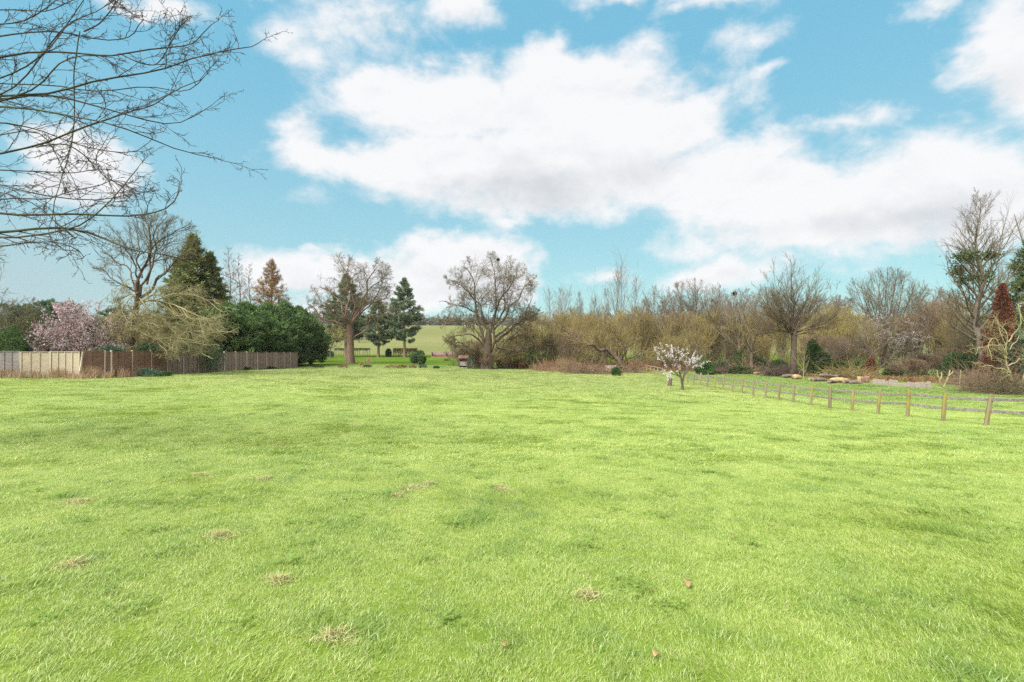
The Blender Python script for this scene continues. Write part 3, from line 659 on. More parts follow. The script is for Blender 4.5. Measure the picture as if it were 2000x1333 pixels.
# ------------------------------------------------------------------ walnut leaning over the panel fence
b = gp(256, 43.5); d = b[1]
up_ = [([(840, 730), (850, 600), (880, 450), (900, 330), (880, 200)], .22, .03, 1.), ([(845, 650), (790, 480), (740, 400), (700, 330)], .13, .03, -1.), ([(860, 640), (930, 480), (960, 340), (1010, 230)], .15, .03, 0.),
       ([(890, 640), (920, 450), (1060, 330), (1160, 250)], .14, .03, 1.5), ([(840, 690), (760, 640), (660, 580), (590, 540)], .12, .03, -1.), ([(850, 720), (920, 660), (1000, 590), (1060, 520), (1180, 420)], .2, .04, 0.),
       ([(850, 700), (800, 560), (690, 470), (610, 440)], .12, .03, 1.5), ([(860, 600), (850, 430), (800, 300), (790, 240)], .12, .03, 2.)]
lo_ = [([(840, 720), (870, 760), (880, 850), (850, 930)], .09, .02, -2.), ([(850, 680), (800, 720), (760, 800), (770, 900)], .09, .02, -2.2), ([(845, 650), (900, 690), (940, 780), (920, 860)], .09, .02, -1.8), ([(850, 620), (790, 620), (730, 660), (700, 720)], .08, .02, -1.), ([(830, 800), (790, 820), (740, 880), (720, 960)], .08, .02, -2.), ([(800, 860), (740, 820), (660, 830), (610, 900)], .1, .03, -1.), ([(830, 900), (900, 960), (960, 1010), (1000, 1060)], .1, .03, -2.5), ([(850, 760), (960, 720), (1120, 740), (1240, 760), (1380, 800)], .12, .03, -1.), ([(870, 920), (1010, 900), (1200, 900), (1380, 950), (1440, 930)], .12, .03, -3.), ([(840, 700), (780, 650), (690, 660), (640, 720)], .08, .02, -.5), ([(800, 960), (870, 920), (960, 890), (1100, 910), (1300, 930), (1450, 900)], .24, .03, -2.), ([(870, 920), (1000, 950), (1100, 1010), (1250, 1060), (1290, 1090)], .13, .03, -3.), ([(880, 740), (1000, 760), (1150, 800), (1300, 860)], .16, .03, -1.5),
       ([(820, 780), (740, 780), (700, 850), (690, 920)], .1, .03, -1.), ([(900, 720), (1050, 830), (1200, 850), (1340, 830)], .13, .03, -3.), ([(940, 890), (1050, 870), (1180, 960), (1330, 1010)], .12, .03, -2.5), ([(830, 830), (900, 800), (1020, 860), (1060, 960)], .12, .03, -1.5),
       ([(810, 900), (740, 860), (640, 900), (600, 960)], .1, .03, 1.), ([(840, 760), (780, 700), (700, 720), (650, 780)], .1, .03, 1.), ([(840, 770), (960, 700), (1080, 690), (1180, 720)], .12, .03, 1.5)]
PU, RU = stack_paths(traced(b, d, 0, 350, 3.1, up_, 3), 18, .45, 6); PL, RL = stack_paths([(p_, r_ * .5) for p_, r_ in traced(b, d, 0, 350, 3.1, lo_, 4)], 18, .5, 7); RU *= .62
tp = single([b * 0 + [0, 0, -.1], loc(797/3.1, 350+1000/3.1, d, b), loc(797/3.1, 350+900/3.1, d, b), loc(830/3.1, 350+770/3.1, d, b), loc(850/3.1, 350+640/3.1, d, b)], [.34, .27, .25, .23, .17], 10)
rng = np.random.RandomState(13)
LVW = [dict(n=13, lr=(.35, .6), ang=.65, wig=.16, K=5, s=4, rr=.5, up=.2), dict(n=9, lr=(.4, .65), ang=.6, wig=.18, K=4, rr=.55, rmin=.009, up=.15), dict(n=5, lr=(.45, .8), ang=.55, wig=.18, K=3, rr=.6, rmin=.008, up=.15)]
cu = grow(rng, PU, RU, LVW, [ell(920, 450, 330, 270, d, 0, 350, 3.1, b)])
LVH = [dict(n=15, lr=(.25, .5), ang=.75, wig=.2, K=6, s=4, rr=.6, up=.0, trop=(.04, 0, -.07), rmin=.016, rmax=.03, t0=.1), dict(n=9, lr=(.35, .6), ang=.6, wig=.22, K=5, rr=.6, rmin=.012, trop=(.05, 0, -.07)), dict(n=5, lr=(.4, .7), ang=.55, wig=.22, K=4, rr=.7, rmin=.009, trop=(.03, 0, .06))]
cl = grow(rng, PL, RL, LVH, [ell(1030, 860, 440, 250, d, 0, 350, 3.1, b)])
t = tree('leaning_tree', b, 'large bare tree with yellow lichened lower boughs drooping over the panel fence', 'tree', [tp + (12,), (PU, RU, 7)], cu, M['dark_bark'], M['oak_twig'])
v, f = tubelist([(PL, RL, 6)] + cl); obj('hanging_branch', mesh('hanging_branch', v, f, M['lichen_twig']), t)

# ------------------------------------------------------------------ near tree whose boughs reach in from beyond the left edge
b = np.array([-13.2, 8.6, G(-13.2, 8.6)])
def zz(pts): return [(x / 2.564, y / 2.564) for x, y in pts]
near = [([(0, 205), (150, 190), (300, 160), (400, 165), (560, 180), (640, 160), (720, 100)], 9, 22, 8.8), ([(0, 310), (150, 275), (300, 258), (450, 265), (600, 270), (740, 250), (880, 260), (960, 235), (1010, 180), (1060, 125)], 12, 28, 9.0),
        ([(0, 475), (130, 480), (250, 465), (400, 430), (520, 405), (640, 355), (760, 335), (900, 310), (1050, 280), (1200, 268), (1300, 215)], 13, 30, 8.6), ([(0, 525), (100, 495), (190, 490), (260, 430), (330, 350), (450, 310), (560, 290)], 11, 20, 8.2),
        ([(0, 540), (200, 500), (400, 520), (560, 550), (700, 590), (800, 612), (930, 620), (1060, 530)], 12, 26, 9.4), ([(0, 530), (150, 550), (300, 580), (450, 615), (600, 650), (750, 700), (900, 765), (1100, 800)], 12, 28, 8.0),
        ([(0, 755), (130, 725), (180, 740), (300, 715), (420, 680), (520, 620), (620, 575), (720, 530), (850, 460), (1010, 400)], 13, 26, 8.4), ([(0, 610), (200, 650), (350, 700), (500, 730), (680, 765), (740, 720)], 8, 18, 9.2),
        ([(0, 900), (100, 935), (200, 960), (400, 1000), (560, 1000), (720, 965)], 9, 20, 7.8), ([(0, 1080), (120, 1100), (250, 1095), (400, 1105), (560, 1110), (700, 1080), (800, 1045), (870, 1010), (900, 910)], 15, 26, 8.0),
        ([(0, 1180), (150, 1150), (260, 1130), (400, 1155), (550, 1220), (700, 1270), (850, 1300), (980, 1330)], 16, 26, 8.6), ([(0, 1195), (200, 1165), (370, 1150), (470, 1060), (580, 960), (690, 845)], 13, 22, 7.6),
        ([(0, 850), (200, 860), (330, 890), (440, 870), (480, 850)], 7, 14, 9.0), ([(0, 370), (130, 310), (270, 190), (380, 60), (440, -30)], 10, 18, 8.1), ([(0, 90), (140, 100), (270, 30), (330, -30)], 9, 16, 8.5), ([(0, 40), (150, 45), (260, 30), (420, -20)], 8, 14, 9.1),
        ([(0, 680), (120, 640), (230, 700), (270, 780), (310, 850)], 6, 10, 8.8), ([(180, 740), (340, 720), (440, 790), (530, 890), (640, 940)], 6, 12, 8.4), ([(0, 470), (100, 430), (210, 250), (330, 110), (480, 60), (590, -10)], 8, 14, 8.9), ([(420, 160), (500, 120), (560, 50), (600, -5)], 6, 10, 8.8),
        ([(0, 960), (150, 1000), (260, 1060), (330, 1160), (380, 1200)], 6, 12, 8.2), ([(0, 1230), (150, 1200), (280, 1200), (360, 1240), (420, 1290)], 8, 14, 9.0), ([(0, 400), (150, 430), (300, 440), (460, 470), (600, 460), (720, 430), (840, 470), (960, 455), (1020, 390)], 7, 18, 8.7),
        ([(400, 160), (385, 300), (372, 560), (345, 720), (300, 920), (258, 1110)], 5, 8, 8.3), ([(0, 1030), (120, 1010), (240, 1030), (340, 980), (470, 960), (560, 900)], 7, 14, 8.8), ([(600, 270), (700, 320), (780, 330), (860, 200), (900, 120)], 5, 10, 9.0)]
rng = np.random.RandomState(14); paths = []
for pts, wpx, fork, dep in near:
    q = zz(pts); n = len(q); r0 = wpx / 2.564 / 2 * dep / 1000. * 1.15
    pp = [at(x, y, dep + (.9 * math.sin(i * 1.3 + wpx) * i / n)) for i, (x, y) in enumerate(q)]
    if pts[0][0] == 0:
        e = nrm(pp[1] - pp[0]); tip = np.array([b[0], b[1], max(b[2] + 2.4, pp[0][2] + (pp[0][2] - (b[2] + 3.4)) * -.32)])
        mid = pp[0] * .55 + tip * .45 - e * .2 + UP * .1
        pp = [tip, mid] + pp; rr = np.concatenate([[r0 * 2.0, r0 * 1.4], np.linspace(r0, .006, n)])
    else: rr = np.linspace(r0, .006, n)
    paths.append(([p_ - b for p_ in pp], rr))
PN, RN = stack_paths(paths, 24, .10, 8)
LVN = [dict(n=14, L=(.3, 1.2), ang=.5, angsd=.18, wig=.12, K=7, s=4, rr=.5, rmin=.006, t0=.24, fall=.3, up=.06, env=False), dict(n=6, lr=(.2, .45), ang=.6, wig=.22, K=4, rr=.6, rmin=.0045, t0=.2, fall=.2), dict(n=3, L=(.04, .13), ang=.75, wig=.25, K=2, rr=.9, rmin=.004, t0=.3, tip=False)]
cn = grow(rng, PN, RN, LVN)
tp = single([[0, 0, -.2], [.05, 0, 1.2], [0, .05, 2.6], [-.05, 0, 5.], [0, .1, 8.], [.1, 0, 11.]], [.42, .32, .29, .25, .17, .05], 16)
ex = np.random.RandomState(15); na_ = 14; P = np.stack([np.zeros(na_), np.zeros(na_), ex.uniform(3, 10.5, na_)], 1); a = ex.uniform(1.2, 5.1, na_)
p1, r1 = extend(ex, P, np.stack([np.cos(a), np.sin(a), np.full(na_, .45)], 1), ex.uniform(2.5, 5, na_), np.full(na_, .07), dict(K=8, wig=.12, tap=.15))
tree('bare_tree', b, 'near bare tree at the left edge whose dark budded boughs reach across the sky', 'tree', [tp + (12,), (PN, RN, 6), (p1, r1, 6)], cn + grow(ex, p1, r1, LVN[:2]), M['near_bark'], M['near_twig'])

# ------------------------------------------------------------------ left side, behind the panel fence
T_, C_ = spreading(21, 10.5, 4.6, r=.2, fork=.25, nl=10)
tree('bare_tree', gp(-100, 33), 'pale bare tree showing only its outer twigs low at the left edge', 'tree', T_, C_, M['grey_bark'], M['grey_twig'])
# magnolia
b = gp(166, 42.0); rng = np.random.RandomState(22)
T_, C_ = shrub(29, 6.2, 3.4, ns=24, sub=8, sub2=5, r=.05, wild=.13, up=.25, tilt=1.6)
pp = np.concatenate([C_[1][0][:, -1], C_[1][0][:, 1], C_[0][0][:, -1]]); pp = pp[rng.randint(0, len(pp), 6400)] + rng.normal(0, .12, (6400, 3))
k = pp[:, 2] > 1.2; pp = pp[k]
lf = leaves(rng, pp, nrm(UP + rng.normal(0, .6, pp.shape)), .17, .085, .7)
tree('magnolia', b, 'pink flowering magnolia behind the pale fence panels', 'magnolia', T_, C_, M['grey_bark'], M['brown_twig'], [('blossom', lf, M['magnolia'])])
# big dark cypresses, larches
T_, C_, lf = conifer(23, 15.5, 3.0, lambda u: (1 - u) ** .8 + .05, nb=150, ang=1.15, trop=.03, nleaf=30000, ln=.34, wd=.11, sub=9, r=.28, tipw=.3)
b = gp(377, 68); h = at(377, 462, 68)[2] - b[2]
t = tree('cypress_tree', b, 'tall dark olive cypress with a pointed top behind the leaning bare tree', 'conifer', T_, C_, M['dark_bark'], M['brown_twig'], [('foliage', lf, M['cypold'])]); t.scale = (1.5, 1.4, h / 15.5)
b2 = gp(410, 70); copy_thing(t, b2, 1.9, (1.25, 1.2, (at(410, 496, 70)[2] - b2[2]) / 15.5), 'shorter dark cypress overlapping the right side of the tall olive one')
b2 = gp(345, 71); copy_thing(t, b2, 3.3, (.8, .8, (at(345, 510, 71)[2] - b2[2]) / 15.5), 'dark cypress half hidden behind the crown of the leaning bare tree')
for px, py, d, sd, w, lab in ((449, 486, 84, 31, 2.9, 'thin straight bare larch, tallest beside the olive cypress'), (470, 497, 86, 32, 2.4, 'bare larch with brown fine branches between its taller twin and the orange larch'), (490, 515, 90, 33, 2.2, 'short bare larch just left of the orange larch')):
    b = gp(px, d); hh = at(px, py, d)[2] - b[2]
    T_, C_ = excurrent(sd, hh, w, r=.17, nb=60, h0=.15, ang=1.05, up=.25, sub=10, sub2=6)
    tree('larch_tree', b, lab, 'larch', T_, C_, M['dark_bark'], M['brown_twig'])
b = gp(531, 86); hh = at(531, 509, 86)[2] - b[2]
T_, C_, lf = conifer(34, hh, 5.4, lambda u: (1 - u) ** .9 + .04, nb=130, ang=1.25, trop=.02, nleaf=34000, ln=.30, wd=.06, sub=10, r=.24, spreadl=.9, flat=.6)
tree('larch_tree', b, 'cone shaped orange brown larch standing above the green cypress hedge', 'larch', T_, C_, M['dark_bark'], M['orange_twig'], [('bud_spray', lf, M['larch'])])
# leylandii row
T_, C_, lf = conifer(35, 6.5, 2.9, lambda u: (min(1, .62 + 1.9 * u) if u < .25 else max(.05, 1 - ((u - .25) / .75) ** 1.15)), nb=190, h0=.06, ang=.85, trop=.05, sub=14, nleaf=52000, ln=.30, wd=.07, r=.16, spreadl=.42, leafup=.6, subup=.25, tipw=.35, flat=.9, lowang=.75)
T2, C2, lf2 = conifer(36, 6.5, 2.7, lambda u: (min(1, .7 + 1.6 * u) if u < .25 else max(.05, 1 - ((u - .25) / .75) ** 1.3)), nb=190, h0=.06, ang=.9, trop=.06, sub=14, nleaf=52000, ln=.30, wd=.07, r=.16, spreadl=.42, leafup=.6, subup=.22, tipw=.35, flat=.9, lowang=.75)
spots = [(444, 598, 57.5, 0, 'bright green cypress at the fence end of the row, touched by drooping lichened boughs'), (484, 597, 61, 1, 'bushy green cypress, second in the row behind the panel fence'), (524, 599, 66, 0, 'dense green cypress in the middle of the row behind the panel fence'),
         (556, 597, 70, 1, 'dense dark green cypress behind the far panels of the fence'), (582, 604, 74, 0, 'dark green cypress above the end post of the panel fence'), (607, 628, 76, 1, 'rounded cypress with a bare stem showing on the lawn, last in the row')]
pr = [None, None]
for px, py, d, k, lab in spots:
    b = gp(px, d); hh = (at(px, py, d)[2] - b[2]) / 6.5; w = (1.5 if px < 600 else 1.0)
    if pr[k] is None:
        pr[k] = tree('cypress_tree', b, lab, 'conifer', (T_, T2)[k], (C_, C2)[k], M['dark_bark'], M['brown_twig'], [('foliage', (lf, lf2)[k], M['ley'])], group='green cypress row behind the panel fence', rz=d); pr[k].scale = (w, w, hh)
    else: copy_thing(pr[k], b, d * 1.7, (w, w, hh), lab)
# dark spreading conifers and shrubs far left
T_, C_, lf = conifer(37, 9, 4.6, lambda u: (1 - u) ** .6 + .06, nb=80, ang=1.5, trop=0, nleaf=22000, ln=.32, wd=.09, sub=10, r=.25, flat=.12, leafup=.15, spreadl=.45)
pc = None
for px, py, d, lab in ((92, 592, 74, 'dark spreading conifer with layered branches left of the pink magnolia'), (128, 596, 82, 'dark conifer right behind the pink magnolia'), (48, 602, 86, 'dark conifer standing behind the ivy clad bare tree'), (225, 606, 88, 'dark conifer between the magnolia and the leaning bare tree'), (10, 598, 90, 'dark conifer cut by the left edge of the view'), (300, 612, 86, 'dark conifer glimpsed through the boughs of the leaning bare tree')):
    b = gp(px, d); s = (at(px, py, d)[2] - b[2]) / 9
    if pc is None: pc = tree('cedar_tree', b, lab, 'conifer', T_, C_, M['dark_bark'], M['brown_twig'], [('foliage', lf, M['darkcon'])]); pc.scale = (s, s, s)
    else: copy_thing(pc, b, d, (s * 1.1, s * 1.1, s), lab)
bush('holly_bush', gp(14, 39), 'dark glossy holly bush behind the grey panel at the left edge', 'bush', 40, (3.4, 2.6, 3.6), 9000, .10, .06, 'holly')
bush('holly_bush', gp(48, 40), 'low dark evergreen bush beside the glossy holly', 'bush', 41, (1.8, 1.6, 2.6), 4000, .10, .06, 'blue_ev')
T_, C_ = spreading(42, 6.6, 2.6, r=.13, fork=.3, nl=8, tilt=(.15, 1.0))
b = gp(36, 42); rng = np.random.RandomState(42); q, dd = pick(rng, C_[0][0], 2600); k = q[:, 2] < 4.6
tree('ivy_tree', b, 'bare tree with ivy in its lower crown above the dark holly', 'tree', T_, C_, M['grey_bark'], M['oak_twig'], [('ivy', leaves(rng, q[k] + rng.normal(0, .15, q[k].shape), dd[k], .12, .09, .8), M['ivy'])])
T_, C_ = spreading(43, 4.6, 2.4, r=.09, fork=.35, nl=7, tilt=(.3, 1.2), lean=.3)
tree('bare_tree', gp(60, 41), 'small bare tree with brown forked limbs between holly and magnolia', 'tree', T_, C_, M['pink_bark'], M['oak_twig'])
bush('laurel_bush', gp(218, 38.6), 'low bluish green laurel under the magnolia, just above the fence', 'bush', 44, (2.6, 1.6, 2.5), 4200, .17, .05, 'blue_ev')
for px, d, sz, lab, sd in ((285, 47, (3.2, 2.2, 2.9), 'dark evergreen shrub in the shade of the leaning tree', 45), (330, 47, (4.4, 2.4, 3.0), 'dark evergreen hedge shrub under the drooping lichened boughs', 46), (395, 48, (4.0, 2.4, 3.2), 'dark evergreen shrub where the cypress row begins', 47)):
    bush('evergreen_shrub', gp(px, d), lab, 'shrub', sd, sz, 6500, .13, .07, 'darkcon')
# ------------------------------------------------------------------ pines and the garden end
T_, C_, lf = conifer(51, 17.5, 4.3, lambda u: (.55 + 1.5 * u if u < .3 else (1 - ((u - .3) / .7) ** 1.15)) + .03, nb=74, h0=.2, ang=1.35, trop=.03, sub=12, nleaf=46000, ln=.42, wd=.10, r=.34, spreadl=.8, leafup=.35, flat=.25, tipw=.35, subL=(.22, .42))
b = gp(790, 122); h = at(790, 545, 122)[2] - b[2]
pn = tree('pine_tree', b, 'tall grey green pine at the right of the three, clear trunk on the lawn', 'pine', T_, C_, M['pink_bark'], M['brown_twig'], [('needles', lf, M['pine'])], group='pines at the far end of the garden'); pn.scale = (1.05, 1.05, h / 17.5)
b = gp(739, 124); copy_thing(pn, b, 2.2, (1.0, 1.0, (at(739, 585, 124)[2] - b[2]) / 17.5), 'shortest pine, standing between the reddish oak and the right-hand pine')
b = gp(676, 126); copy_thing(pn, b, 4.0, (1.35, 1.35, (at(676, 538, 126)[2] - b[2]) / 17.5), 'wide pine directly behind the crown of the reddish oak')
T_, C_ = spreading(52, 8.2, 4.2, r=.14, fork=.28, nl=8)
b = gp(645, 112); rng = np.random.RandomState(52); q, dd = pick(rng, C_[1][0], 3000)
tree('young_tree', b, 'small tree in yellow green bud beside the last cypress', 'tree', T_, C_, M['grey_bark'], M['yellow_twig'], [('buds', leaves(rng, q, dd, .16, .10, 1.0), M['bud'])])
bush('round_conifer', gh(818, 713.5), 'dark rounded dwarf conifer alone on the garden lawn', 'shrub', 53, (2.5, 2.3, 2.2), 9000, .24, .07, 'ley', up=1.3, spreadl=.45, lump=.42)
# ------------------------------------------------------------------ right half: thicket, willows, tall trees
# leaning willow
b = gh(1222, 727); d = b[1]
ln = [([(1090, 665), (1030, 590), (960, 540), (830, 460), (700, 395), (640, 370), (560, 375), (470, 420)], .42, .05, -2.), ([(1000, 560), (990, 490), (1030, 390), (990, 290), (965, 200), (975, 120)], .24, .05, 0.), ([(1060, 590), (1040, 500), (1140, 460), (1320, 460)], .14, .04, -1.),
      ([(830, 460), (780, 360), (800, 260), (720, 180)], .14, .04, 1.), ([(640, 370), (650, 310), (740, 230), (800, 140)], .1, .03, 0.), ([(960, 540), (880, 470), (880, 330), (930, 180), (900, 60)], .14, .03, 2.), ([(1030, 390), (1140, 320), (1180, 200), (1150, 100)], .12, .03, -1.),
      ([(800, 450), (640, 440), (560, 480), (460, 540), (420, 620)], .1, .03, -2.5), ([(700, 395), (560, 300), (420, 230), (300, 210)], .1, .03, 2.), ([(900, 500), (700, 300), (560, 180), (480, 80)], .12, .03, 3.)]
P1, R1 = stack_paths(traced(b, d, 1050, 620, 6.06, ln, 61), 18, .4, 9); R1[1:] *= .75
rng = np.random.RandomState(61)
LVS = [dict(n=13, L=(1.6, 4.2), ang=.7, wig=.14, K=5, s=4, rr=.4, t0=.12, up=.6, env=False, rmax=.05, rmin=.016), dict(n=7, lr=(.35, .6), ang=.5, wig=.16, K=4, rr=.5, up=.3, rmin=.012), dict(n=5, lr=(.4, .7), ang=.5, wig=.18, K=3, rr=.6, up=.2, rmin=.010)]
tree('willow_tree', b, 'dark trunked willow leaning low to the left beside the tyre and pale bench', 'willow', [(P1[:1], R1[:1], 10), (P1[1:], R1[1:], 6)], grow(rng, P1, R1, LVS), M['dark_bark'], M['olive_twig'])
# pollard willow
b = gp(1548, 59.5); d = 59.5; rng = np.random.RandomState(62)
tp = single([loc(1547, 738, d, b), loc(1549, 720, d, b), loc(1550, 690, d, b), loc(1551, 660, d, b), loc(1549, 640, d, b)], [.5, .36, .31, .3, .4], 12)
n = 66; sg = np.linspace(-1.6, 1.6, n) + rng.normal(0, .08, n); P = np.tile(loc(1549, 640, d, b), (n, 1)) + rng.normal(0, .18, (n, 3)); P[:, 2] -= np.abs(sg) * .55 * rng.uniform(.2, 1.5, n)
D = nrm(np.stack([np.sin(sg), rng.normal(0, .55, n), np.cos(sg)], 1)); L = rng.uniform(4.2, 7.4, n) * (1 - .18 * np.abs(sg))
p1, r1 = extend(rng, P, D, L, rng.uniform(.03, .075, n), dict(K=9, wig=.1, trop=(0, 0, .035), tap=.25))
lvp = [dict(n=8, lr=(.25, .5), ang=.55, wig=.12, K=5, s=3, rr=.45, up=.35, t0=.2, rmin=.014), dict(n=6, lr=(.35, .65), ang=.5, wig=.15, K=3, rr=.6, up=.3, rmin=.011), dict(n=3, lr=(.4, .7), ang=.45, wig=.15, K=2, rr=.7, up=.3, rmin=.009)]
tree('willow_tree', b, 'large pollard willow, dark trunk and fan of bare shoots, behind the rail fence', 'willow', [tp + (12,), (p1, r1, 5)], grow(rng, p1, r1, lvp), M['dark_bark'], M['oak_twig'])
# tall trees above the thicket
def tallbase(px, d): return gp(px, d)
tl = [(1443, 562, 78, 63, 4.0, 's', 'bare tree with a dark perched nest in its top, left of the pollard willow'), (1350, 543, 88, 64, 4.2, 's', 'tall bare tree with a spreading top behind the white blossom tree'), (1396, 549, 86, 65, 3.6, 's', 'tall bare tree with an upright top, right of the white blossom tree'),
      (1285, 556, 90, 66, 4.0, 's', 'bare tree with a rounded top standing just left of the white blossom tree'), (1205, 537, 96, 67, 2.1, 'e', 'tallest slender poplar rising above the leaning willow'), (1238, 544, 97, 68, 2.0, 'e', 'slender poplar just right of the tallest poplar'), (1183, 566, 95, 69, 1.8, 'e', 'shorter slender poplar just left of the tallest poplar'),
      (1132, 577, 100, 70, 2.1, 'e', 'slender bare poplar above the middle of the olive thicket'), (1098, 570, 100, 71, 2.4, 'e', 'bare poplar with a double top right of the broad oak'), (1075, 573, 98, 72, 2.3, 'e', 'bare poplar rising just beyond the right edge of the broad oak'), (1160, 590, 101, 168, 2.0, 'e', 'thin faint poplar low among the taller ones over the thicket'),
      (1500, 560, 84, 73, 3.4, 's', 'bare tree whose top mingles with the left shoots of the pollard willow'), (1625, 575, 88, 74, 4.6, 's', 'bare tree filling the gap between pollard willow and the domed tree'), (1420, 572, 92, 170, 3.0, 's', 'small topped bare tree behind the one with the nest')]
for px, py, d, sd, w, k, lab in tl:
    b = gp(px, d); hh = at(px, py, d)[2] - b[2]
    if k == 'e': T_, C_ = excurrent(sd, hh, w * (.8 + .7 * ((sd * 37) % 10) / 10), r=.12, nb=26 + (sd * 13) % 18, h0=.2, ang=.36 + .25 * ((sd * 53) % 10) / 10, up=.45, sub=8, sub2=6, rmin=.011)
    else: T_, C_ = spreading(sd, hh, w * 1.3, r=.2, fork=.38, nl=10, tilt=(.05, .95), lv=[dict(n=11, lr=(.3, .55), ang=.6, wig=.15, K=5, s=4, rr=.5, up=.3), dict(n=8, lr=(.35, .6), ang=.6, wig=.18, K=4, rr=.55, rmin=.014, up=.2), dict(n=5, lr=(.4, .7), ang=.55, wig=.18, K=3, rr=.6, rmin=.012, up=.2)])
    last = tree('poplar_tree' if k == 'e' else 'bare_tree', b, lab, 'poplar' if k == 'e' else 'tree', T_, C_, M['grey_bark'], M['grey_twig'])
G2_ = 'rounded bare trees standing behind the thicket'
for i, (px, py, d, w) in enumerate(((1262, 585, 97, 1.1), (1320, 575, 96, 1.2), (1372, 578, 99, 1.1), (1460, 575, 96, 1.2), (1530, 570, 95, 1.2), (1590, 572, 97, 1.3), (1655, 580, 98, 1.2), (1790, 570, 96, 1.3), (1830, 560, 94, 1.3), (1865, 565, 90, 1.2), (1030, 605, 100, 1.), (1120, 598, 104, 1.1))):
    b = gp(px, d); c = copy_thing(last, b, i * 1.1, (w, w, (at(px, py, d)[2] - b[2]) / hh), 'rounded bare tree standing behind the thicket, only its twiggy top showing', G2_)
nest(at(1435, 574, 77.5), .28, 'dark nest silhouetted at the very top of a bare tree left of the pollard willow', 2)
nest(at(1392, 588, 85.5), .24, 'small dark nest in the upright bare tree right of the white blossom tree', 3)
# domed tree
b = gp(1727, 84); hh = at(1727, 521, 84)[2] - b[2]; rng = np.random.RandomState(75)
n = 17; a = np.arange(n) * 2.4; an = np.linspace(.02, .62, n); P = np.stack([rng.normal(0, .5, n), rng.normal(0, .5, n), np.full(n, -.1)], 1)
D = np.stack([np.sin(an) * np.cos(a), np.sin(an) * np.sin(a), np.cos(an)], 1); cen = np.array([0, 0, hh * .56]); er = np.array([7.4, 6.4, hh * .44])
L = env_dist(P, D, cen, er) * rng.uniform(.9, 1.02, n)
p1, r1 = extend(rng, P, D, L, rng.uniform(.12, .2, n), dict(K=9, wig=.05, trop=(0, 0, .01), tap=.2))
cr = grow(rng, p1, r1, [dict(n=10, lr=(.3, .5), ang=.5, wig=.12, K=5, s=4, rr=.5, t0=.35, up=.15), dict(n=7, lr=(.35, .6), ang=.5, wig=.14, K=4, rr=.55, rmin=.014, up=.1), dict(n=5, lr=(.4, .7), ang=.5, wig=.15, K=3, rr=.6, rmin=.012)], [(cen, er)])
tree('bare_tree', b, 'many stemmed bare tree with an even domed crown left of the tall right-hand tree', 'tree', [(p1, r1, 7)], cr, M['grey_bark'], M['oak_twig'])
# tall tree on the right
b = gp(1911, 51); d = 51; hh = at(1911, 388, d)[2] - b[2]
T_, C_ = excurrent(76, hh, 4.3, r=.31, nb=70, h0=.2, ang=.78, up=.3, sub=10, sub2=6, s=14, low=.75, rmin=.010)
rng = np.random.RandomState(76); iv = []
for (x, y, rx, ry, n_) in ((1888, 502, 22, 12, 900), (1935, 500, 14, 9, 400), (1870, 530, 12, 14, 500), (1895, 545, 10, 8, 250), (1930, 540, 9, 12, 250), (1876, 550, 8, 6, 160)):
    c = loc(x, y, d, b, rng.uniform(-.8, .8)); k = d / 1000.; q = c + rng.normal(0, .5, (n_, 3)) * [rx * k, rx * k, ry * k]; iv.append(q)
q = np.concatenate(iv)
t = tree('tall_tree', b, 'tallest bare tree at the right with a straight pale trunk and dark ivy clumps', 'tree', T_, C_, M['grey_bark'], M['oak_twig'], [('ivy', leaves(rng, q, rng.normal(0, 1, q.shape), .2, .13, .8), M['ivy'])])
T_, C_ = spreading(77, at(1990, 402, 60)[2] - G(60, 60), 6.4, r=.3, fork=.3, nl=9, tilt=(.1, .9))
tree('bare_tree', gp(1992, 60), 'bare spreading tree behind the tall tree at the right edge of the view', 'tree', T_, C_, M['grey_bark'], M['brown_twig'])
T_, C_, lf = conifer(78, 14, 4.0, lambda u: (1 - u) ** .75 + .05, nb=130, ang=1.2, trop=.01, nleaf=34000, ln=.27, wd=.085, sub=11, r=.3)
b = gp(2015, 52); s = (at(2015, 468, 52)[2] - b[2]) / 14
tree('conifer_tree', b, 'large dark green conifer cut by the right edge of the view', 'conifer', T_, C_, M['dark_bark'], M['brown_twig'], [('foliage', lf, M['ley'])]).scale = (1., 1., s)
b = gp(1950, 46.5); hh = at(1953, 560, 46.5)[2] - b[2]; rng = np.random.RandomState(79); n = 15000
u = rng.uniform(0, 1, n) ** 1.25; a = rng.uniform(0, 6.28, n); wv = 1 + .22 * np.sin(a * 3 + u * 14) + .14 * np.sin(a * 5 - u * 31); rr = (1.45 * (1 - u) ** .8 + .1) * wv * (1 - np.abs(rng.normal(0, .22, n)))
q = np.stack([rr * np.cos(a) + .18 * u * hh * .25, rr * np.sin(a), .2 + u * hh], 1)
tree('copper_conifer', b, 'narrow rust red columnar conifer beside the trunk of the tall tree', 'conifer', [single([[0, 0, -.1], [.1, 0, hh * .5], [.4, 0, hh * .96]], [.12, .08, .02], 8) + (8,)], None, M['dark_bark'], None, [('foliage', leaves(rng, q, nrm(np.stack([np.cos(a), np.sin(a), np.full(n, .6)], 1)), .16, .075, .6), M['rust_leaf'])])
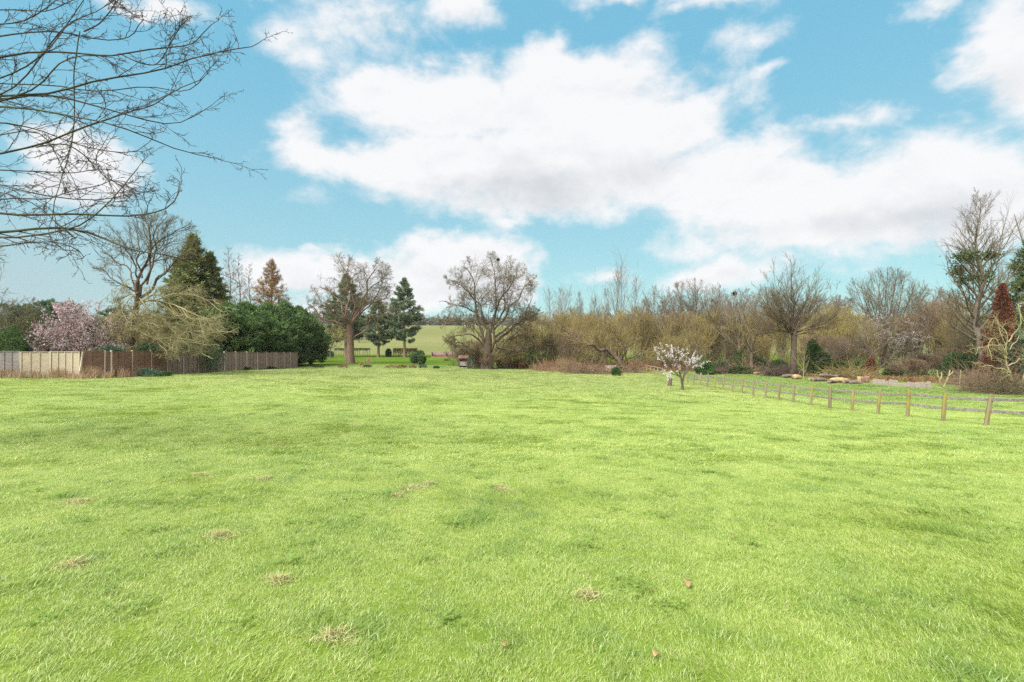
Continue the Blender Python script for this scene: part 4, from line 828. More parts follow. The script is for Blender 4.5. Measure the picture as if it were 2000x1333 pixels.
# lichen covered contorted tree and its neighbours at the right edge
b = gh(1993, 768); d = b[1]
ln = [([(1148, 1100), (1100, 1010), (1075, 940), (1060, 890), (1010, 830), (975, 840), (970, 890)], .16, .03, 0.), ([(1110, 1040), (1060, 1030), (1010, 990), (945, 965)], .12, .05, -1.), ([(1080, 960), (1130, 930), (1166, 920)], .08, .03, .5), ([(1070, 920), (1080, 830), (1060, 750), (1000, 700), (985, 770)], .09, .02, 1.),
      ([(1060, 890), (1000, 800), (970, 850), (990, 930)], .07, .02, -1.), ([(1080, 830), (1120, 740), (1150, 650), (1190, 600)], .08, .02, .5), ([(1075, 900), (1020, 760), (1025, 680), (1000, 720)], .07, .02, 0.), ([(1090, 870), (1150, 800), (1200, 790)], .07, .02, -.5), ([(1140, 1080), (1190, 960), (1210, 840), (1180, 740), (1150, 680)], .13, .03, 1.), ([(1060, 890), (1040, 850), (940, 870), (900, 900)], .06, .02, -.5)]
P1, R1 = stack_paths([(p_, r_ * .62) for p_, r_ in traced(b, d, 1580, 370, 2.776, ln, 80)], 20, .5, 10); rng = np.random.RandomState(80)
tree('contorted_tree', b, 'twisted yellowish lichened tree before the rust red conifer at the right edge', 'tree', [(P1, R1, 7)], grow(rng, P1, R1, [dict(n=9, L=(.5, 1.7), ang=.8, wig=.3, K=6, s=4, rr=.5, rmin=.012, env=False), dict(n=5, lr=(.4, .7), ang=.7, wig=.3, K=4, rr=.6, rmin=.009), dict(n=3, lr=(.4, .7), ang=.6, wig=.3, K=3, rr=.7, rmin=.008)]), M['lichen_twig'], M['lichen_twig'])
# pale blossoming tree and leaning stem
b = gp(1712, 61); d = 61
ln = [([(385, 1030), (365, 970), (335, 900), (300, 845), (270, 800)], .17, .04, -.5), ([(350, 930), (400, 850), (470, 790), (550, 760)], .09, .03, -1.), ([(340, 900), (350, 820), (380, 740), (400, 690)], .09, .03, 1.), ([(375, 980), (460, 900), (540, 850), (590, 830)], .08, .03, -1.), ([(310, 860), (250, 850), (180, 870), (120, 920)], .07, .03, -1.5), ([(390, 1000), (480, 930), (560, 900), (610, 880)], .07, .03, 1.), ([(330, 880), (300, 780), (330, 720)], .07, .03, 0.)]
P1, R1 = stack_paths(traced(b, d, 1580, 370, 2.776, ln, 81), 9); rng = np.random.RandomState(81)
cr = grow(rng, P1, R1, [dict(n=11, L=(1.2, 2.8), ang=.7, wig=.2, K=5, s=4, rr=.5, rmin=.014, up=.25, env=False), dict(n=7, lr=(.35, .65), ang=.7, wig=.22, K=4, rr=.6, rmin=.012, up=.1), dict(n=4, lr=(.4, .7), ang=.6, wig=.2, K=2, rr=.7, rmin=.010)])
q, dd = pick(rng, cr[2][0], 8000); k = (q[:, 2] > 3.2) & (q[:, 0] > -.3); q = q[k]
tree('blossom_tree', b, 'spreading grey twigged tree with faint whitish blossom behind the pale boards', 'tree', [(P1, R1, 6)], cr, M['dark_bark'], M['grey_twig'], [('blossom', leaves(rng, q, rng.normal(0, 1, q.shape), .10, .075, .8), M['faint_blossom'])])
# thicket of olive and brown shrubs: a few kinds, copied
kinds = []
for k, (sd, h, w, tw, kw) in enumerate(((90, 7.6, 4.2, 'olive_twig', dict(ns=20)), (91, 7.2, 4.4, 'olive_twig', dict(ns=18, tilt=1.4)), (92, 6.4, 4.0, 'brown_twig', dict(ns=20, tilt=1.2)), (93, 6.8, 4.2, 'yellow_twig', dict(ns=18)), (94, 7.2, 3.6, 'oak_twig', dict(ns=14, wild=.18)), (95, 3.2, 2.9, 'brown_twig', dict(ns=24, tilt=1.5, r=.03)))):
    kinds.append((h, shrub(sd, h, w, sub=11, sub2=7, sub3=4, rmin=.012, **kw), tw, [None]))
NAMES = {'olive_twig': 'willow_shrub', 'brown_twig': 'brown_shrub', 'yellow_twig': 'willow_shrub', 'oak_twig': 'hazel_shrub'}
def thicket(px, py, d, k, w, lab, grp=None, dz=0):
    h, (T_, C_), tw, slot = kinds[k]; py = py - (9 if py < 640 else 0); b = gp(px, d); hh = (at(px, py, d)[2] - b[2]) / h
    if slot[0] is None:
        slot[0] = tree(NAMES[tw], b, lab, 'shrub', T_, C_, M['dark_bark'] if k in (4,) else M['grey_bark'], M[tw], group=grp); slot[0].scale = (w, w, hh)
    else:
        c = copy_thing(slot[0], b, (px * .37 + d) % 6.28, (w, w, hh), lab); 
        if grp: c['group'] = grp
GT_ = 'bare shrubs of the thicket across the far edge of the field'
A_ = 'olive twigged shrub in the thicket between the broad oak and the white blossom tree'
B_ = 'olive brown shrub in the thicket between the white blossom tree and the pollard willow'
C__ = 'bare shrub in the thicket between the pollard willow and the pale boards'
for px, py, d, k, w in ((1058, 618, 84, 0, 1.), (1090, 612, 82, 1, 1.), (1122, 610, 84, 0, 1.05), (1150, 618, 79, 1, 1.), (1178, 606, 82, 4, 1.1), (1215, 612, 84, 0, 1.), (1240, 606, 80, 1, .9), (1110, 640, 73, 2, .8), (1075, 650, 74, 4, .7), (1165, 645, 73, 0, .75), (1262, 622, 82, 2, .9)): thicket(px, py, d, k, w, A_, GT_)
for px, py, d, k, w in ((1290, 622, 80, 0, 1.), (1315, 612, 84, 2, 1.1), (1345, 615, 82, 0, 1.1), (1375, 618, 86, 1, 1.), (1400, 606, 84, 0, 1.1), (1432, 600, 84, 4, 1.1), (1462, 604, 82, 0, 1.), (1490, 618, 80, 2, 1.), (1515, 625, 78, 1, .9), (1305, 655, 72, 0, .8), (1345, 650, 73, 1, .85), (1425, 650, 72, 4, .7), (1478, 650, 72, 1, .75)): thicket(px, py, d, k, w, B_, GT_)
for px, py, d, k, w in ((1580, 620, 76, 3, 1.), (1612, 602, 76, 3, 1.15), (1648, 606, 76, 3, 1.05), (1675, 625, 74, 0, .9), (1595, 650, 70, 2, .8), (1630, 655, 68, 2, .8), (1660, 650, 68, 4, .8), (1690, 640, 76, 2, 1.)): thicket(px, py, d, k, w, C__, GT_)
for px, py, d, k, w, lab in ((1740, 628, 78, 4, 1.1, 'tall bare shrub rising behind the pale boards'), (1775, 620, 76, 2, 1.1, 'brown bare shrub between the faint blossom tree and the cut stubs'), (1808, 600, 76, 4, 1.2, 'tall bare shrub above the right-hand boards'), (1842, 590, 74, 2, 1.15, 'tall brown shrub behind the forked cut stub'), (1872, 600, 70, 0, 1., 'olive shrub just left of the tall tree trunk'),
                             (1895, 620, 62, 4, .9, 'bare shrub hard against the tall tree trunk'), (1800, 690, 62, 5, 1., 'low russet brown shrub behind the boards'), (1778, 700, 58, 5, .8, 'low tangled shrub between the two runs of boards'), (1860, 680, 60, 5, 1., 'low brown shrub behind the upright stub'), (1935, 600, 58, 4, 1., 'bare shrub behind the rust red conifer'),
                             (1010, 640, 82, 1, .9, 'olive shrub behind the right side of the broad oak'), (985, 650, 80, 0, .8, 'olive shrub behind the trunk of the broad oak'), (925, 660, 79, 1, .8, 'olive shrub behind the left boughs of the broad oak'), (895, 672, 78, 2, .65, 'low brown shrub by the red topped shelter'), (238, 622, 52, 2, .7, 'brown twiggy shrub between the magnolia and the trunk of the leaning tree'), (292, 626, 53, 1, .7, 'olive twiggy shrub behind the trunk of the leaning tree'), (405, 640, 60, 4, .7, 'bare shrub behind the drooping lichened boughs'), (930, 668, 69.6, 2, .55, 'low twiggy shrub hiding the left foot of the broad oak'), (988, 662, 70.2, 0, .6, 'twiggy olive shrub before the right side of the broad oak'), (1022, 650, 72, 1, .7, 'bushy olive shrub between the broad oak and the ivy clad trunk'), (955, 690, 68.6, 5, .5, 'low brown twigs around the foot of the broad oak')): thicket(px, py, d, k, w, lab)
# trunks standing in the thicket and dark undergrowth
for px, top, d, sd, lab in ((1443, 600, 66, 101, 'bare tree with a clear straight trunk rising from the thicket left of the pollard willow'), (1467, 612, 65, 102, 'slim bare tree with its clear trunk close left of the pollard willow'), (1362, 640, 68, 103, 'short bare tree behind the right of the white blossom tree'), (1040, 632, 70, 104, 'ivy clad leaning trunk between the broad oak and the olive thicket')):
    b = gp(px, d); hh = at(px, top, d)[2] - b[2]; T_, C_ = spreading(sd, hh, 2.6, r=.2 if sd != 103 else .14, fork=.45, nl=6, tilt=(.1, .9), lean=-.6 if sd == 104 else .1)
    ex = []
    if sd in (104, 101):
        rng = np.random.RandomState(sd); u = rng.uniform(.05, .9, 1800); q = np.stack([(-.6 if sd == 104 else .1) * u + rng.normal(0, .28, 1800), rng.normal(0, .28, 1800), u * hh * (.8 if sd == 104 else .4)], 1); ex = [('ivy', leaves(rng, q, rng.normal(0, 1, q.shape), .17, .11, .8), M['ivy'])]
    tree('bare_tree' if sd != 104 else 'ivy_tree', b, lab, 'tree', T_, C_, M['oak_bark'], M['olive_twig'], ex)
iv = [(1590, 62.5, (2.6, 1.8, 4.4), 'holly', 'tall dark ivy bush right of the pollard willow trunk'), (1612, 61.5, (2.6, 1.8, 3.0), 'ivy', 'low ivy bush behind the pale log'), (1520, 64, (2.4, 1.6, 1.8), 'holly', 'low evergreen bush left of the pollard willow trunk'), (1480, 66, (2.6, 1.6, 2.2), 'ivy', 'ivy mound among the thicket trunks'), (1410, 66, (3.4, 1.6, 1.6), 'ivy', 'dark ivy mound at the thicket edge right of the white blossom tree'),
      (1376, 62, (2.6, 1.6, 1.7), 'holly', 'dark evergreen bush just right of the white blossom tree'), (1678, 60, (1.6, 1.4, 2.0), 'holly', 'dark green bush behind the standing log rounds'), (1872, 56, (3.6, 2.2, 3.0), 'holly', 'glossy evergreen bush left of the tall tree trunk'), (1985, 46, (4.2, 3.0, 5.2), 'blue_ev', 'dark blue green evergreen behind the contorted tree'), (1925, 55, (3.0, 2.0, 4.2), 'holly', 'dark evergreen between the tall trunk and the rust red conifer'),
      (1700, 59, (1.3, 1.1, 2.2), 'rust_leaf', 'dark red brown bush left of the faint blossom tree'), (1447, 63.5, (3.2, 1.2, 1.0), 'ivy', 'low ivy ground bush between two thicket trunks'), (1640, 63, (3.6, 1.6, 1.6), 'ivy', 'spreading ivy bush behind the log pile'), (1745, 60, (2.6, 1.4, 1.4), 'ivy', 'ivy bush behind the left-hand boards')]
for i, (px, d, sz, mt, lab) in enumerate(iv): bush('rust_bush' if mt == 'rust_leaf' else 'evergreen_bush', gp(px, d), lab, 'bush', 110 + i, sz, int(2600 + 900 * sz[0] * sz[2] ** .5), .13, .08, mt, stems=sz[2] > 1.2)
bush('evergreen_bush', gh(1203, 735), 'small dark green tuft of a bush before the leaning willow', 'bush', 130, (1.05, .9, .95), 2200, .22, .03, 'holly', up=.9, spreadl=.3)
# ------------------------------------------------------------------ white blossom tree in the field, and its cut stump
b = gh(1333, 763); d = b[1]; k_ = 4.348
ln = [([(408, 1145), (400, 1060), (385, 1010), (370, 940), (330, 860), (300, 800)], .13, .02, -.2), ([(405, 1080), (420, 1000), (440, 900), (440, 830)], .09, .02, .3), ([(395, 1040), (330, 980), (260, 930), (200, 860), (175, 810)], .07, .012, -.5), ([(385, 1010), (340, 900), (260, 840), (228, 775)], .06, .012, .4), ([(410, 1030), (470, 960), (540, 930), (590, 915)], .06, .012, -.3),
      ([(415, 1010), (470, 920), (500, 840)], .06, .012, .5), ([(390, 1030), (310, 1000), (260, 1000)], .05, .012, -.6), ([(400, 1000), (390, 880), (370, 800)], .05, .012, -.7), ([(420, 1000), (520, 890), (550, 880)], .05, .012, -.6), ([(380, 980), (300, 890), (315, 790)], .05, .012, .8)]
P1, R1 = stack_paths(traced(b, d, 1240, 500, k_, ln, 140), 9); R1 *= .8; rng = np.random.RandomState(140)
cr = grow(rng, P1, R1, [dict(n=9, L=(.3, .8), ang=.65, wig=.15, K=4, s=4, rr=.5, rmin=.007, up=.25, t0=.35, env=False), dict(n=5, lr=(.35, .7), ang=.6, wig=.16, K=3, rr=.6, rmin=.005, up=.2)])
q = np.concatenate([pick(rng, cr[1][0], 2000, .2)[0], pick(rng, cr[0][0], 800, .3)[0], pick(rng, P1, 350, .6)[0]]); q = q + rng.normal(0, .025, q.shape)
tree('blossom_tree', b, 'small white blossom tree standing in the field at the end of the rail fence', 'tree', [(P1, R1, 8)], cr, M['oak_bark'], M['brown_twig'], [('blossom', leaves(rng, q, rng.normal(0, 1, q.shape), .06, .046, .9), M['blossom'])])
b = gh(1308, 755); rng = np.random.RandomState(141)
t = tree('tree_stump', b, 'short stump with new whitish shoots left of the blossom tree trunk', 'stump', [single([[0, 0, -.05], [.03, 0, .35], [.12, 0, .7]], [.24, .17, .13], 7) + (10,)], None, M['oak_bark'], None)
P = np.array([[.1, 0, .45]]) + rng.normal(0, .05, (16, 3)); p1, r1 = extend(rng, P, nrm(rng.normal(0, .5, (16, 3)) + UP), rng.uniform(.3, .75, 16), np.full(16, .01), dict(K=4, wig=.12)); v, f = tubelist([(p1, r1, 3)]); obj('shoots', mesh('shoots', v, f, M['brown_twig']), t)
q, _ = pick(rng, p1, 260); v, f, r = leaves(rng, q, rng.normal(0, 1, q.shape), .06, .045, .9); obj('blossom', mesh('blossom', v, f, M['blossom'], r), t)
# sapling, pollarded stubs
b = gp(1569, 50); T_, C_ = excurrent(150, at(1569, 690, 50)[2] - b[2], .75, r=.05, nb=12, h0=.3, ang=.6, sub=4, sub2=2, s=6, rmin=.008)
tree('sapling', b, 'thin bare sapling in the grass beyond the rail fence, right of the pollard willow', 'sapling', T_, C_, M['lichen_twig'], M['lichen_twig'])
b = gp(1837, 44.5); d = 44.5
ln = [([(925, 545), (915, 480), (890, 400), (870, 350), (868, 290)], .1, .045, 0.), ([(895, 410), (850, 360), (818, 325)], .06, .04, -.2), ([(905, 420), (930, 370), (925, 320)], .06, .04, .2), ([(940, 545), (960, 500), (1000, 410), (1030, 350), (1035, 290)], .09, .045, .2), ([(1020, 370), (1060, 330), (1078, 310)], .05, .035, 0.)]
P1, R1 = stack_paths(traced(b, d, 1700, 680, 6.667, ln, 151), 8)
tree('pollard_stub', b, 'forked pale cut stub of a small tree behind the rail fence', 'stump', [(P1, R1, 8)], None, M['lichen_twig'], None)
b = gp(1873, 46); P1, R1 = stack_paths([([loc(1160/6.667+1700, 680+490/6.667, 46, b) * [1, 1, 0], loc(1165/6.667+1700, 680+400/6.667, 46, b), loc(1180/6.667+1700, 680+340/6.667, 46, b), loc(1172/6.667+1700, 680+290/6.667, 46, b)], [.09, .07, .06, .05])], 7)
tree('pollard_stub', b, 'single upright pale cut stub left of the tall tree trunk', 'stump', [(P1, R1, 8)], None, M['lichen_twig'], None)
# ------------------------------------------------------------------ fences
M['post'] = mat_bark('fence_post_wood', [(.17, .145, .09), (.28, .235, .13), (.38, .33, .21)], 7, .4, (1, 1, .15), moss=(.34, .30, .05))
M['rail'] = mat_bark('fence_rail_wood', [(.16, .138, .115), (.34, .30, .255), (.56, .51, .45)], 9, .4, (.3, 1, 1.5))
M['conc'] = mat_bark('pale_post', [(.42, .37, .27), (.54, .48, .36), (.62, .56, .44)], 3, .2, k=.75)
def panelmat(n, c): return mat_bark(n, c, 6, .3, (.3, .3, 2), k=.8)
M['pan_grey'] = panelmat('grey_panel_wood', [(.20, .18, .17), (.32, .29, .27), (.42, .39, .36)])
M['pan_pale'] = panelmat('pale_panel_wood', [(.38, .325, .235), (.47, .41, .30), (.55, .485, .37)])
M['pan_red'] = panelmat('red_brown_panel_wood', [(.14, .08, .06), (.22, .13, .095), (.31, .20, .15)])
M['pan_dull'] = panelmat('weathered_panel_wood', [(.15, .11, .09), (.25, .19, .155), (.36, .29, .24)])
posts = [(-60, 35.4), (-8, 35.4), (40.5, 35.4), (98.5, 35.4), (158, 35.2), (204, 36.6), (217, 36.9), (257.5, 38.8), (295, 41.0), (326, 43.2), (358, 45.1), (387, 47.1), (413, 49.0), (438, 50.9), (460, 52.8), (481.5, 54.7), (502, 56.6), (520, 58.4), (538, 60.2), (554, 62.0), (566, 63.6), (581, 65.3)]
pm = ['pan_grey', 'pan_grey', 'pan_pale', 'pan_pale', 'pan_red', 'pan_red', 'pan_red', 'pan_red', 'pan_red'] + ['pan_dull'] * 13
PT = [gp(x, d) for x, d in posts]
fence = thing('panel_fence', PT[4], 'long overlap panel fence with pale posts, two new pale panels among weathered brown ones', 'fence')
rng = np.random.RandomState(160)
for i in range(len(PT) - 1):
    A, B = PT[i] - PT[4], PT[i + 1] - PT[4]; dv = B - A; L = float(np.hypot(dv[0], dv[1])); yaw = math.atan2(dv[1], dv[0]); R = rot('z', yaw); zb = (A[2] + B[2]) / 2 + .04
    mid = (A + B) / 2; H = 1.72; top = at(0, 688 if i < 9 else 690, PT[i][1])[2] - PT[4][2]
    H = float(np.clip(top - zb, 1.45, 1.95)) + rng.uniform(-.03, .03); sl = (B[2] - A[2]) / L * .5
    Rp = R @ rot('y', -math.atan(sl)); w = L - .11; lst = []
    nb = 11; bh = (H - .04) / nb
    for k in range(nb):   # overlapping slats, each tilted a little outward
        lst.append(([mid[0], mid[1], zb + bh * (k + .5) + rng.uniform(-.006, .006)], (w - .02, .012, bh * 1.16), Rp @ rot('x', .16) @ rot('y', rng.uniform(-.006, .006))))
    me_v, me_f = boxes(lst); pn_ = obj('panel', mesh('panel', me_v, me_f, M[pm[i]], flat=True), fence)
    lab = {'pan_pale': 'new pale timber panel', 'pan_grey': 'weathered grey panel', 'pan_red': 'reddish brown panel'}.get(pm[i])
    if lab: pn_['label'] = lab
    fr = []; nbat = max(2, int(round(w / .6)) + 1)
    yo = R @ np.array([0, -.045, 0])
    for k in range(nbat): fr.append((np.array([mid[0], mid[1], zb + H / 2]) + Rp @ np.array([(k / (nbat - 1.) - .5) * (w - .05), 0, 0]) + yo, (.04, .03, H), Rp))
    fr.append((np.array([mid[0], mid[1], zb + H + .016]) + R @ np.array([0, -.02, 0]), (w, .09, .03), Rp))
    v, f = boxes(fr); obj('batten_frame', mesh('batten_frame', v, f, M[pm[i]], flat=True), pn_)
    ph = H + (.06 if i < 5 else .12)
    pv, pf = boxes([([A[0], A[1], A[2] + ph / 2 - .1], (.10, .10, ph + .2), R @ rot('y', .13 if i == 4 else rng.uniform(-.02, .02)))])
    bevel(obj('post', mesh('post', pv, pf, M['conc'], flat=True), fence), .01)
# post and rail fence
def rail_fence(ds, label, h=1.1):
    P = [np.array([15.6 + .025 * q, q, G(15.6 + .025 * q, q)]) for q in ds]
    t = thing('rail_fence', P[0], label, 'fence'); rng = np.random.RandomState(int(ds[0] * 10))
    for i, p in enumerate(P):
        o = p - P[0]; hh = h * rng.uniform(.96, 1.06); ly, lx = rng.normal(.07, .05), rng.normal(0, .03)
        q = np.array([[0, 0, -.15], [ly * hh * .5, lx * .5, hh * .5], [ly * hh, lx, hh]]) + o; pp, rr = resample(q, [.074, .072, .068], 5)
        v, f = tubes(pp[None], rr[None], 6); n = len(v); v = np.concatenate([v, pp[-1:] + [[0, 0, .004]]]); cap = np.array([[n - 6 + k, n - 6 + (k + 1) % 6, n] for k in range(6)])
        obj('post', mesh('post', v, [f, cap], M['post'], flat=True), t)
        if i + 1 < len(P):
            for z in (.53, .92):
                A = o + [.05 + ly * z, 0, z + rng.normal(0, .012)]; B = P[i + 1] - P[0] + [.05 + .05 * z, 0, z + rng.normal(0, .012)]; dv = B - A
                R = rot('z', math.atan2(dv[1], dv[0])) @ rot('y', -math.atan2(dv[2], math.hypot(dv[0], dv[1]))) @ rot('x', rng.normal(0, .05))
                v, f = boxes([((A + B) / 2 + [.035, 0, 0], (float(np.linalg.norm(dv)) - .012, .042, .10), R)])
                bevel(obj('rail', mesh('rail', v, f, M['rail'], flat=True), t), .006)
    return t
rail_fence([13.8 + 1.77 * k for k in range(21)], 'weathered two rail field fence with mossy posts running towards the blossom tree')
rail_fence([58.5 + 1.75 * k for k in range(6)], 'short far run of rail fence beyond the blossom tree, near the tyre', .85)

# ------------------------------------------------------------------ far garden: hedges, shelter, timber bay
def hedge(p0, p1, w, h, label, seed, mat, n, lift):
    c = (p0 + p1) / 2; t = thing('garden_hedge', c, label, 'hedge'); dv = p1 - p0; L = float(np.linalg.norm(dv[:2])); e = dv / np.linalg.norm(dv); rng = np.random.RandomState(seed)
    q = np.stack([rng.uniform(-L / 2, L / 2, n), rng.uniform(-w / 2, w / 2, n), h - np.abs(rng.normal(0, .5, n)) * (h - lift)], 1); q = q[q[:, 2] > .15]
    q = q @ np.array([[e[0], e[1], 0], [-e[1], e[0], 0], [0, 0, 1]])
    v, f, r = leaves(rng, q, rng.normal(0, 1, q.shape), .17, .1, .9); obj('leaves', mesh('leaves', v, f, M[mat], r), t)
    k = int(L / .55); xs_ = np.linspace(-L / 2, L / 2, k); P = np.stack([xs_ * e[0], xs_ * e[1], np.full(k, -.05)], 1)
    p1_, r1_ = extend(rng, P, np.tile(UP, (k, 1)), np.full(k, h * .95), np.full(k, .05), dict(K=5, wig=.06)); v, f = tubelist([(p1_, r1_, 5)] + grow(rng, p1_, r1_, [dict(n=12, L=(.4, .9), ang=.8, wig=.2, K=3, rr=.5, env=False)]))
    obj('stem', mesh('stem', v, f, M['dark_bark']), t)
hedge(gp(652, 128), gp(722, 128), .9, 2.1, 'thin clipped hedge on bare stems behind the reddish oak', 170, 'darkcon', 2400, 1.5)
hedge(gp(768, 127), gp(815, 127), .9, 2.1, 'copper brown beech hedge at the foot of the right-hand pine', 171, 'beech', 4200, .4)
bush('clipped_bush', gp(759, 127), 'dark green clipped bush at the left end of the copper beech hedge', 'bush', 172, (1.6, 1.4, 2.1), 4200, .16, .08, 'darkcon', lump=.1)
bush('clipped_bush', gp(644, 122), 'dark evergreen bush between the last cypress and the bare hedge', 'bush', 173, (2.4, 1.6, 1.7), 3600, .16, .08, 'darkcon')
M['brick'] = mat_bark('old_brick', [(.16, .095, .075), (.25, .155, .12), (.34, .23, .18)], 4, .5, (1, 1, 3)); M['tile'] = mat_bark('red_tile', [(.15, .08, .06), (.23, .12, .09), (.30, .18, .14)], 6, .5, (1, 1, 3))
M['wall'] = mat_bark('grey_render', [(.26, .235, .205), (.34, .31, .27), (.42, .385, .34)], 2, .3); M['teal'] = mat_bark('green_paint', [(.035, .075, .065), (.06, .11, .095), (.09, .15, .13)], 3, .2)
b = gp(843, 121); e = gp(887, 121) - b
t = thing('timber_bay', (b + gp(887, 121)) / 2, 'low open weathered timber bay on the far lawn beside the broad oak', 'compost bay'); L = 5.3
v, f = boxes([((0, .5, .62 + .05), (L, .08, 1.24), None), ((-L/2, 0, .66), (.1, 1.0, 1.32), None), ((L*.14, -.02, .6), (.1, .9, 1.2), None), ((L/2, 0, .62), (.1, 1.0, 1.24), None)]); obj('panel', mesh('panel', v, f, M['pan_dull'], flat=True), t)
v, f = boxes([((0, -.5, .14), (L - .2, .07, .28), None)]); obj('kerb', mesh('kerb', v, f, M['pan_red'], flat=True), t)
rng = np.random.RandomState(174); q = np.stack([rng.uniform(-2.4, 2.4, 1400), rng.uniform(-.35, .35, 1400), np.abs(rng.normal(.2, .18, 1400))], 1); v, f, r = leaves(rng, q, rng.normal(0, 1, q.shape), .2, .1, .9)
tag(obj('leaf_heap', mesh('leaf_heap', v, f, M['beech'], r), None, (b + gp(887, 121)) / 2 + [0, 0, .05]), 'heap of brown dead leaves inside the timber bay', 'leaf heap')
b = gp(905, 73.5)
t = thing('garden_shelter', b, 'low brick shelter with red tiled roof left of the broad oak trunk', 'shelter')
v, f = boxes([((0, .45, .62), (1.25, .1, 1.24), None), ((-.57, 0, .6), (.1, .8, 1.2), None), ((.57, 0, .6), (.1, .8, 1.2), None)]); obj('wall', mesh('wall', v, f, M['brick'], flat=True), t)
v, f = boxes([((0, -.3, .55), (1.03, .06, .6), None)]); obj('front_panel', mesh('front_panel', v, f, M['wall'], flat=True), t)
v, f = boxes([((0, -.02 - .2 * k, 1.5 - .075 * k), (1.45, .26, .05), rot('x', .42)) for k in range(-2, 3)]); obj('roof', mesh('roof', v, f, M['tile'], flat=True), t)
for px, w, hh, lab in ((916, .55, 1.55, 'wider dark green upright board beside the brick shelter'), (928, .3, 1.45, 'narrow dark green upright board nearer the broad oak trunk')):
    b = gp(px, 70.5); t = thing('green_board', b, lab, 'board')
    v, f = boxes([((w * (k - 1) / 3., 0, hh / 2 - .02 + .02 * (k % 2)), (w / 3. - .012, .04, hh), None) for k in range(3)]); obj('board', mesh('board', v, f, M['teal'], flat=True), t)
    v, f = boxes([((0, .045, hh * .25), (w, .04, .09), None), ((0, .045, hh * .75), (w, .04, .09), None)]); obj('brace', mesh('brace', v, f, M['teal'], flat=True), t)
bush('bramble_bush', gp(939, 71.5), 'reddish brown bush directly left of the broad oak trunk', 'bush', 175, (1.6, 1.2, 1.6), 2600, .14, .07, 'bramble')
bush('bramble_bush', gp(985, 72), 'dark reddish bramble bush at the right foot of the broad oak', 'bush', 176, (2.6, 1.4, 1.5), 3600, .14, .07, 'beech')
bush('bramble_bush', gp(1015, 72), 'low red brown bramble with a dark base right of the broad oak', 'bush', 177, (3.0, 1.4, 1.5), 3600, .14, .05, 'bramble')
bush('evergreen_bush', gp(1040, 71), 'dark green bush at the foot of the ivy clad trunk', 'bush', 178, (1.4, 1.2, 1.5), 2600, .15, .08, 'holly')
# bench and tyre by the leaning willow
M['pale_wood'] = mat_bark('pale_bench_wood', [(.36, .36, .35), (.46, .46, .45), (.56, .56, .55)], 4, .2, (.3, 1, 1)); M['rubber'] = mat_bark('tyre_rubber', [(.012, .012, .012), (.025, .025, .025), (.045, .045, .045)], 8, .3)
b = gh(1194, 728.5)
t = thing('garden_bench', b, 'pale grey slatted bench half hidden under the leaning willow', 'bench')
v, f = boxes([((0, y, .44), (1.5, .09, .035), None) for y in (-.16, -.05, .06, .17)]); obj('seat', mesh('seat', v, f, M['pale_wood'], flat=True), t)
v, f = boxes([((0, .25, z), (1.5, .03, .09), None) for z in (.6, .72, .84)]); obj('backrest', mesh('backrest', v, f, M['pale_wood'], flat=True), t)
for sx in (-.66, .66):
    for sy, hh in ((-.18, .42), (.27, .88)):
        v, f = boxes([((sx, sy, hh / 2), (.06, .05, hh), None)]); obj('leg', mesh('leg', v, f, M['pale_wood'], flat=True), t)
b = gh(1241, 729); n1, n2 = 28, 12; a = np.arange(n1)[:, None] * 6.2832 / n1; c = np.arange(n2)[None, :] * 6.2832 / n2
rr = .27 + .10 * np.cos(c); v = np.stack([rr * np.cos(a), .10 * np.sin(c) + 0 * a, .37 + rr * np.sin(a)], -1).reshape(-1, 3); ii, jj = np.meshgrid(np.arange(n1), np.arange(n2), indexing='ij')
f = np.stack([ii * n2 + jj, ((ii + 1) % n1) * n2 + jj, ((ii + 1) % n1) * n2 + (jj + 1) % n2, ii * n2 + (jj + 1) % n2], -1).reshape(-1, 4)
o = tag(obj('old_tyre', mesh('old_tyre', v, [f], M['rubber']), None, b), 'black tyre propped upright just right of the leaning willow trunk', 'tyre'); o.rotation_euler = (-.25, 0, .5)
# ------------------------------------------------------------------ logs, rounds, boards, brush
M['cut'] = mat_bark('cut_wood', [(.30, .205, .10), (.44, .33, .175), (.56, .45, .26)], 5, .2, (1, 1, 1)); M['logbark'] = mat_bark('log_bark', [(.10, .075, .06), (.20, .155, .125), (.33, .27, .22)], 6, .8, (1, 1, 1)); M['redbark'] = mat_bark('red_log_bark', [(.17, .09, .065), (.29, .17, .125), (.40, .27, .21)], 6, .8, (1, 1, .4))
def log(name, p, path, rad, label, cat, bark, K=8, s=12, group=None):
    rg = np.random.RandomState(int(abs(p[0]) * 97) % 9999); pp, rr = resample(path, rad, K + 4 if name == 'log' else K); rr = rr * rg.uniform(.84, 1.14, len(rr)); v, f = tubes(pp[None], rr[None], s); n = len(v)
    v = v + rg.normal(0, .016 if name == 'log' else .008, v.shape)
    v = np.concatenate([v, pp[:1], pp[-1:]]); e0 = np.array([[(k + 1) % s, k, n] for k in range(s)]); e1 = np.array([[n - s + k, n - s + (k + 1) % s, n + 1] for k in range(s)])
    return tag(obj(name, mesh(name, v, [f, np.concatenate([e0, e1])], [M[bark], M['cut']], midx=[0] * len(f) + [1] * (2 * s)), None, p), label, cat, group)
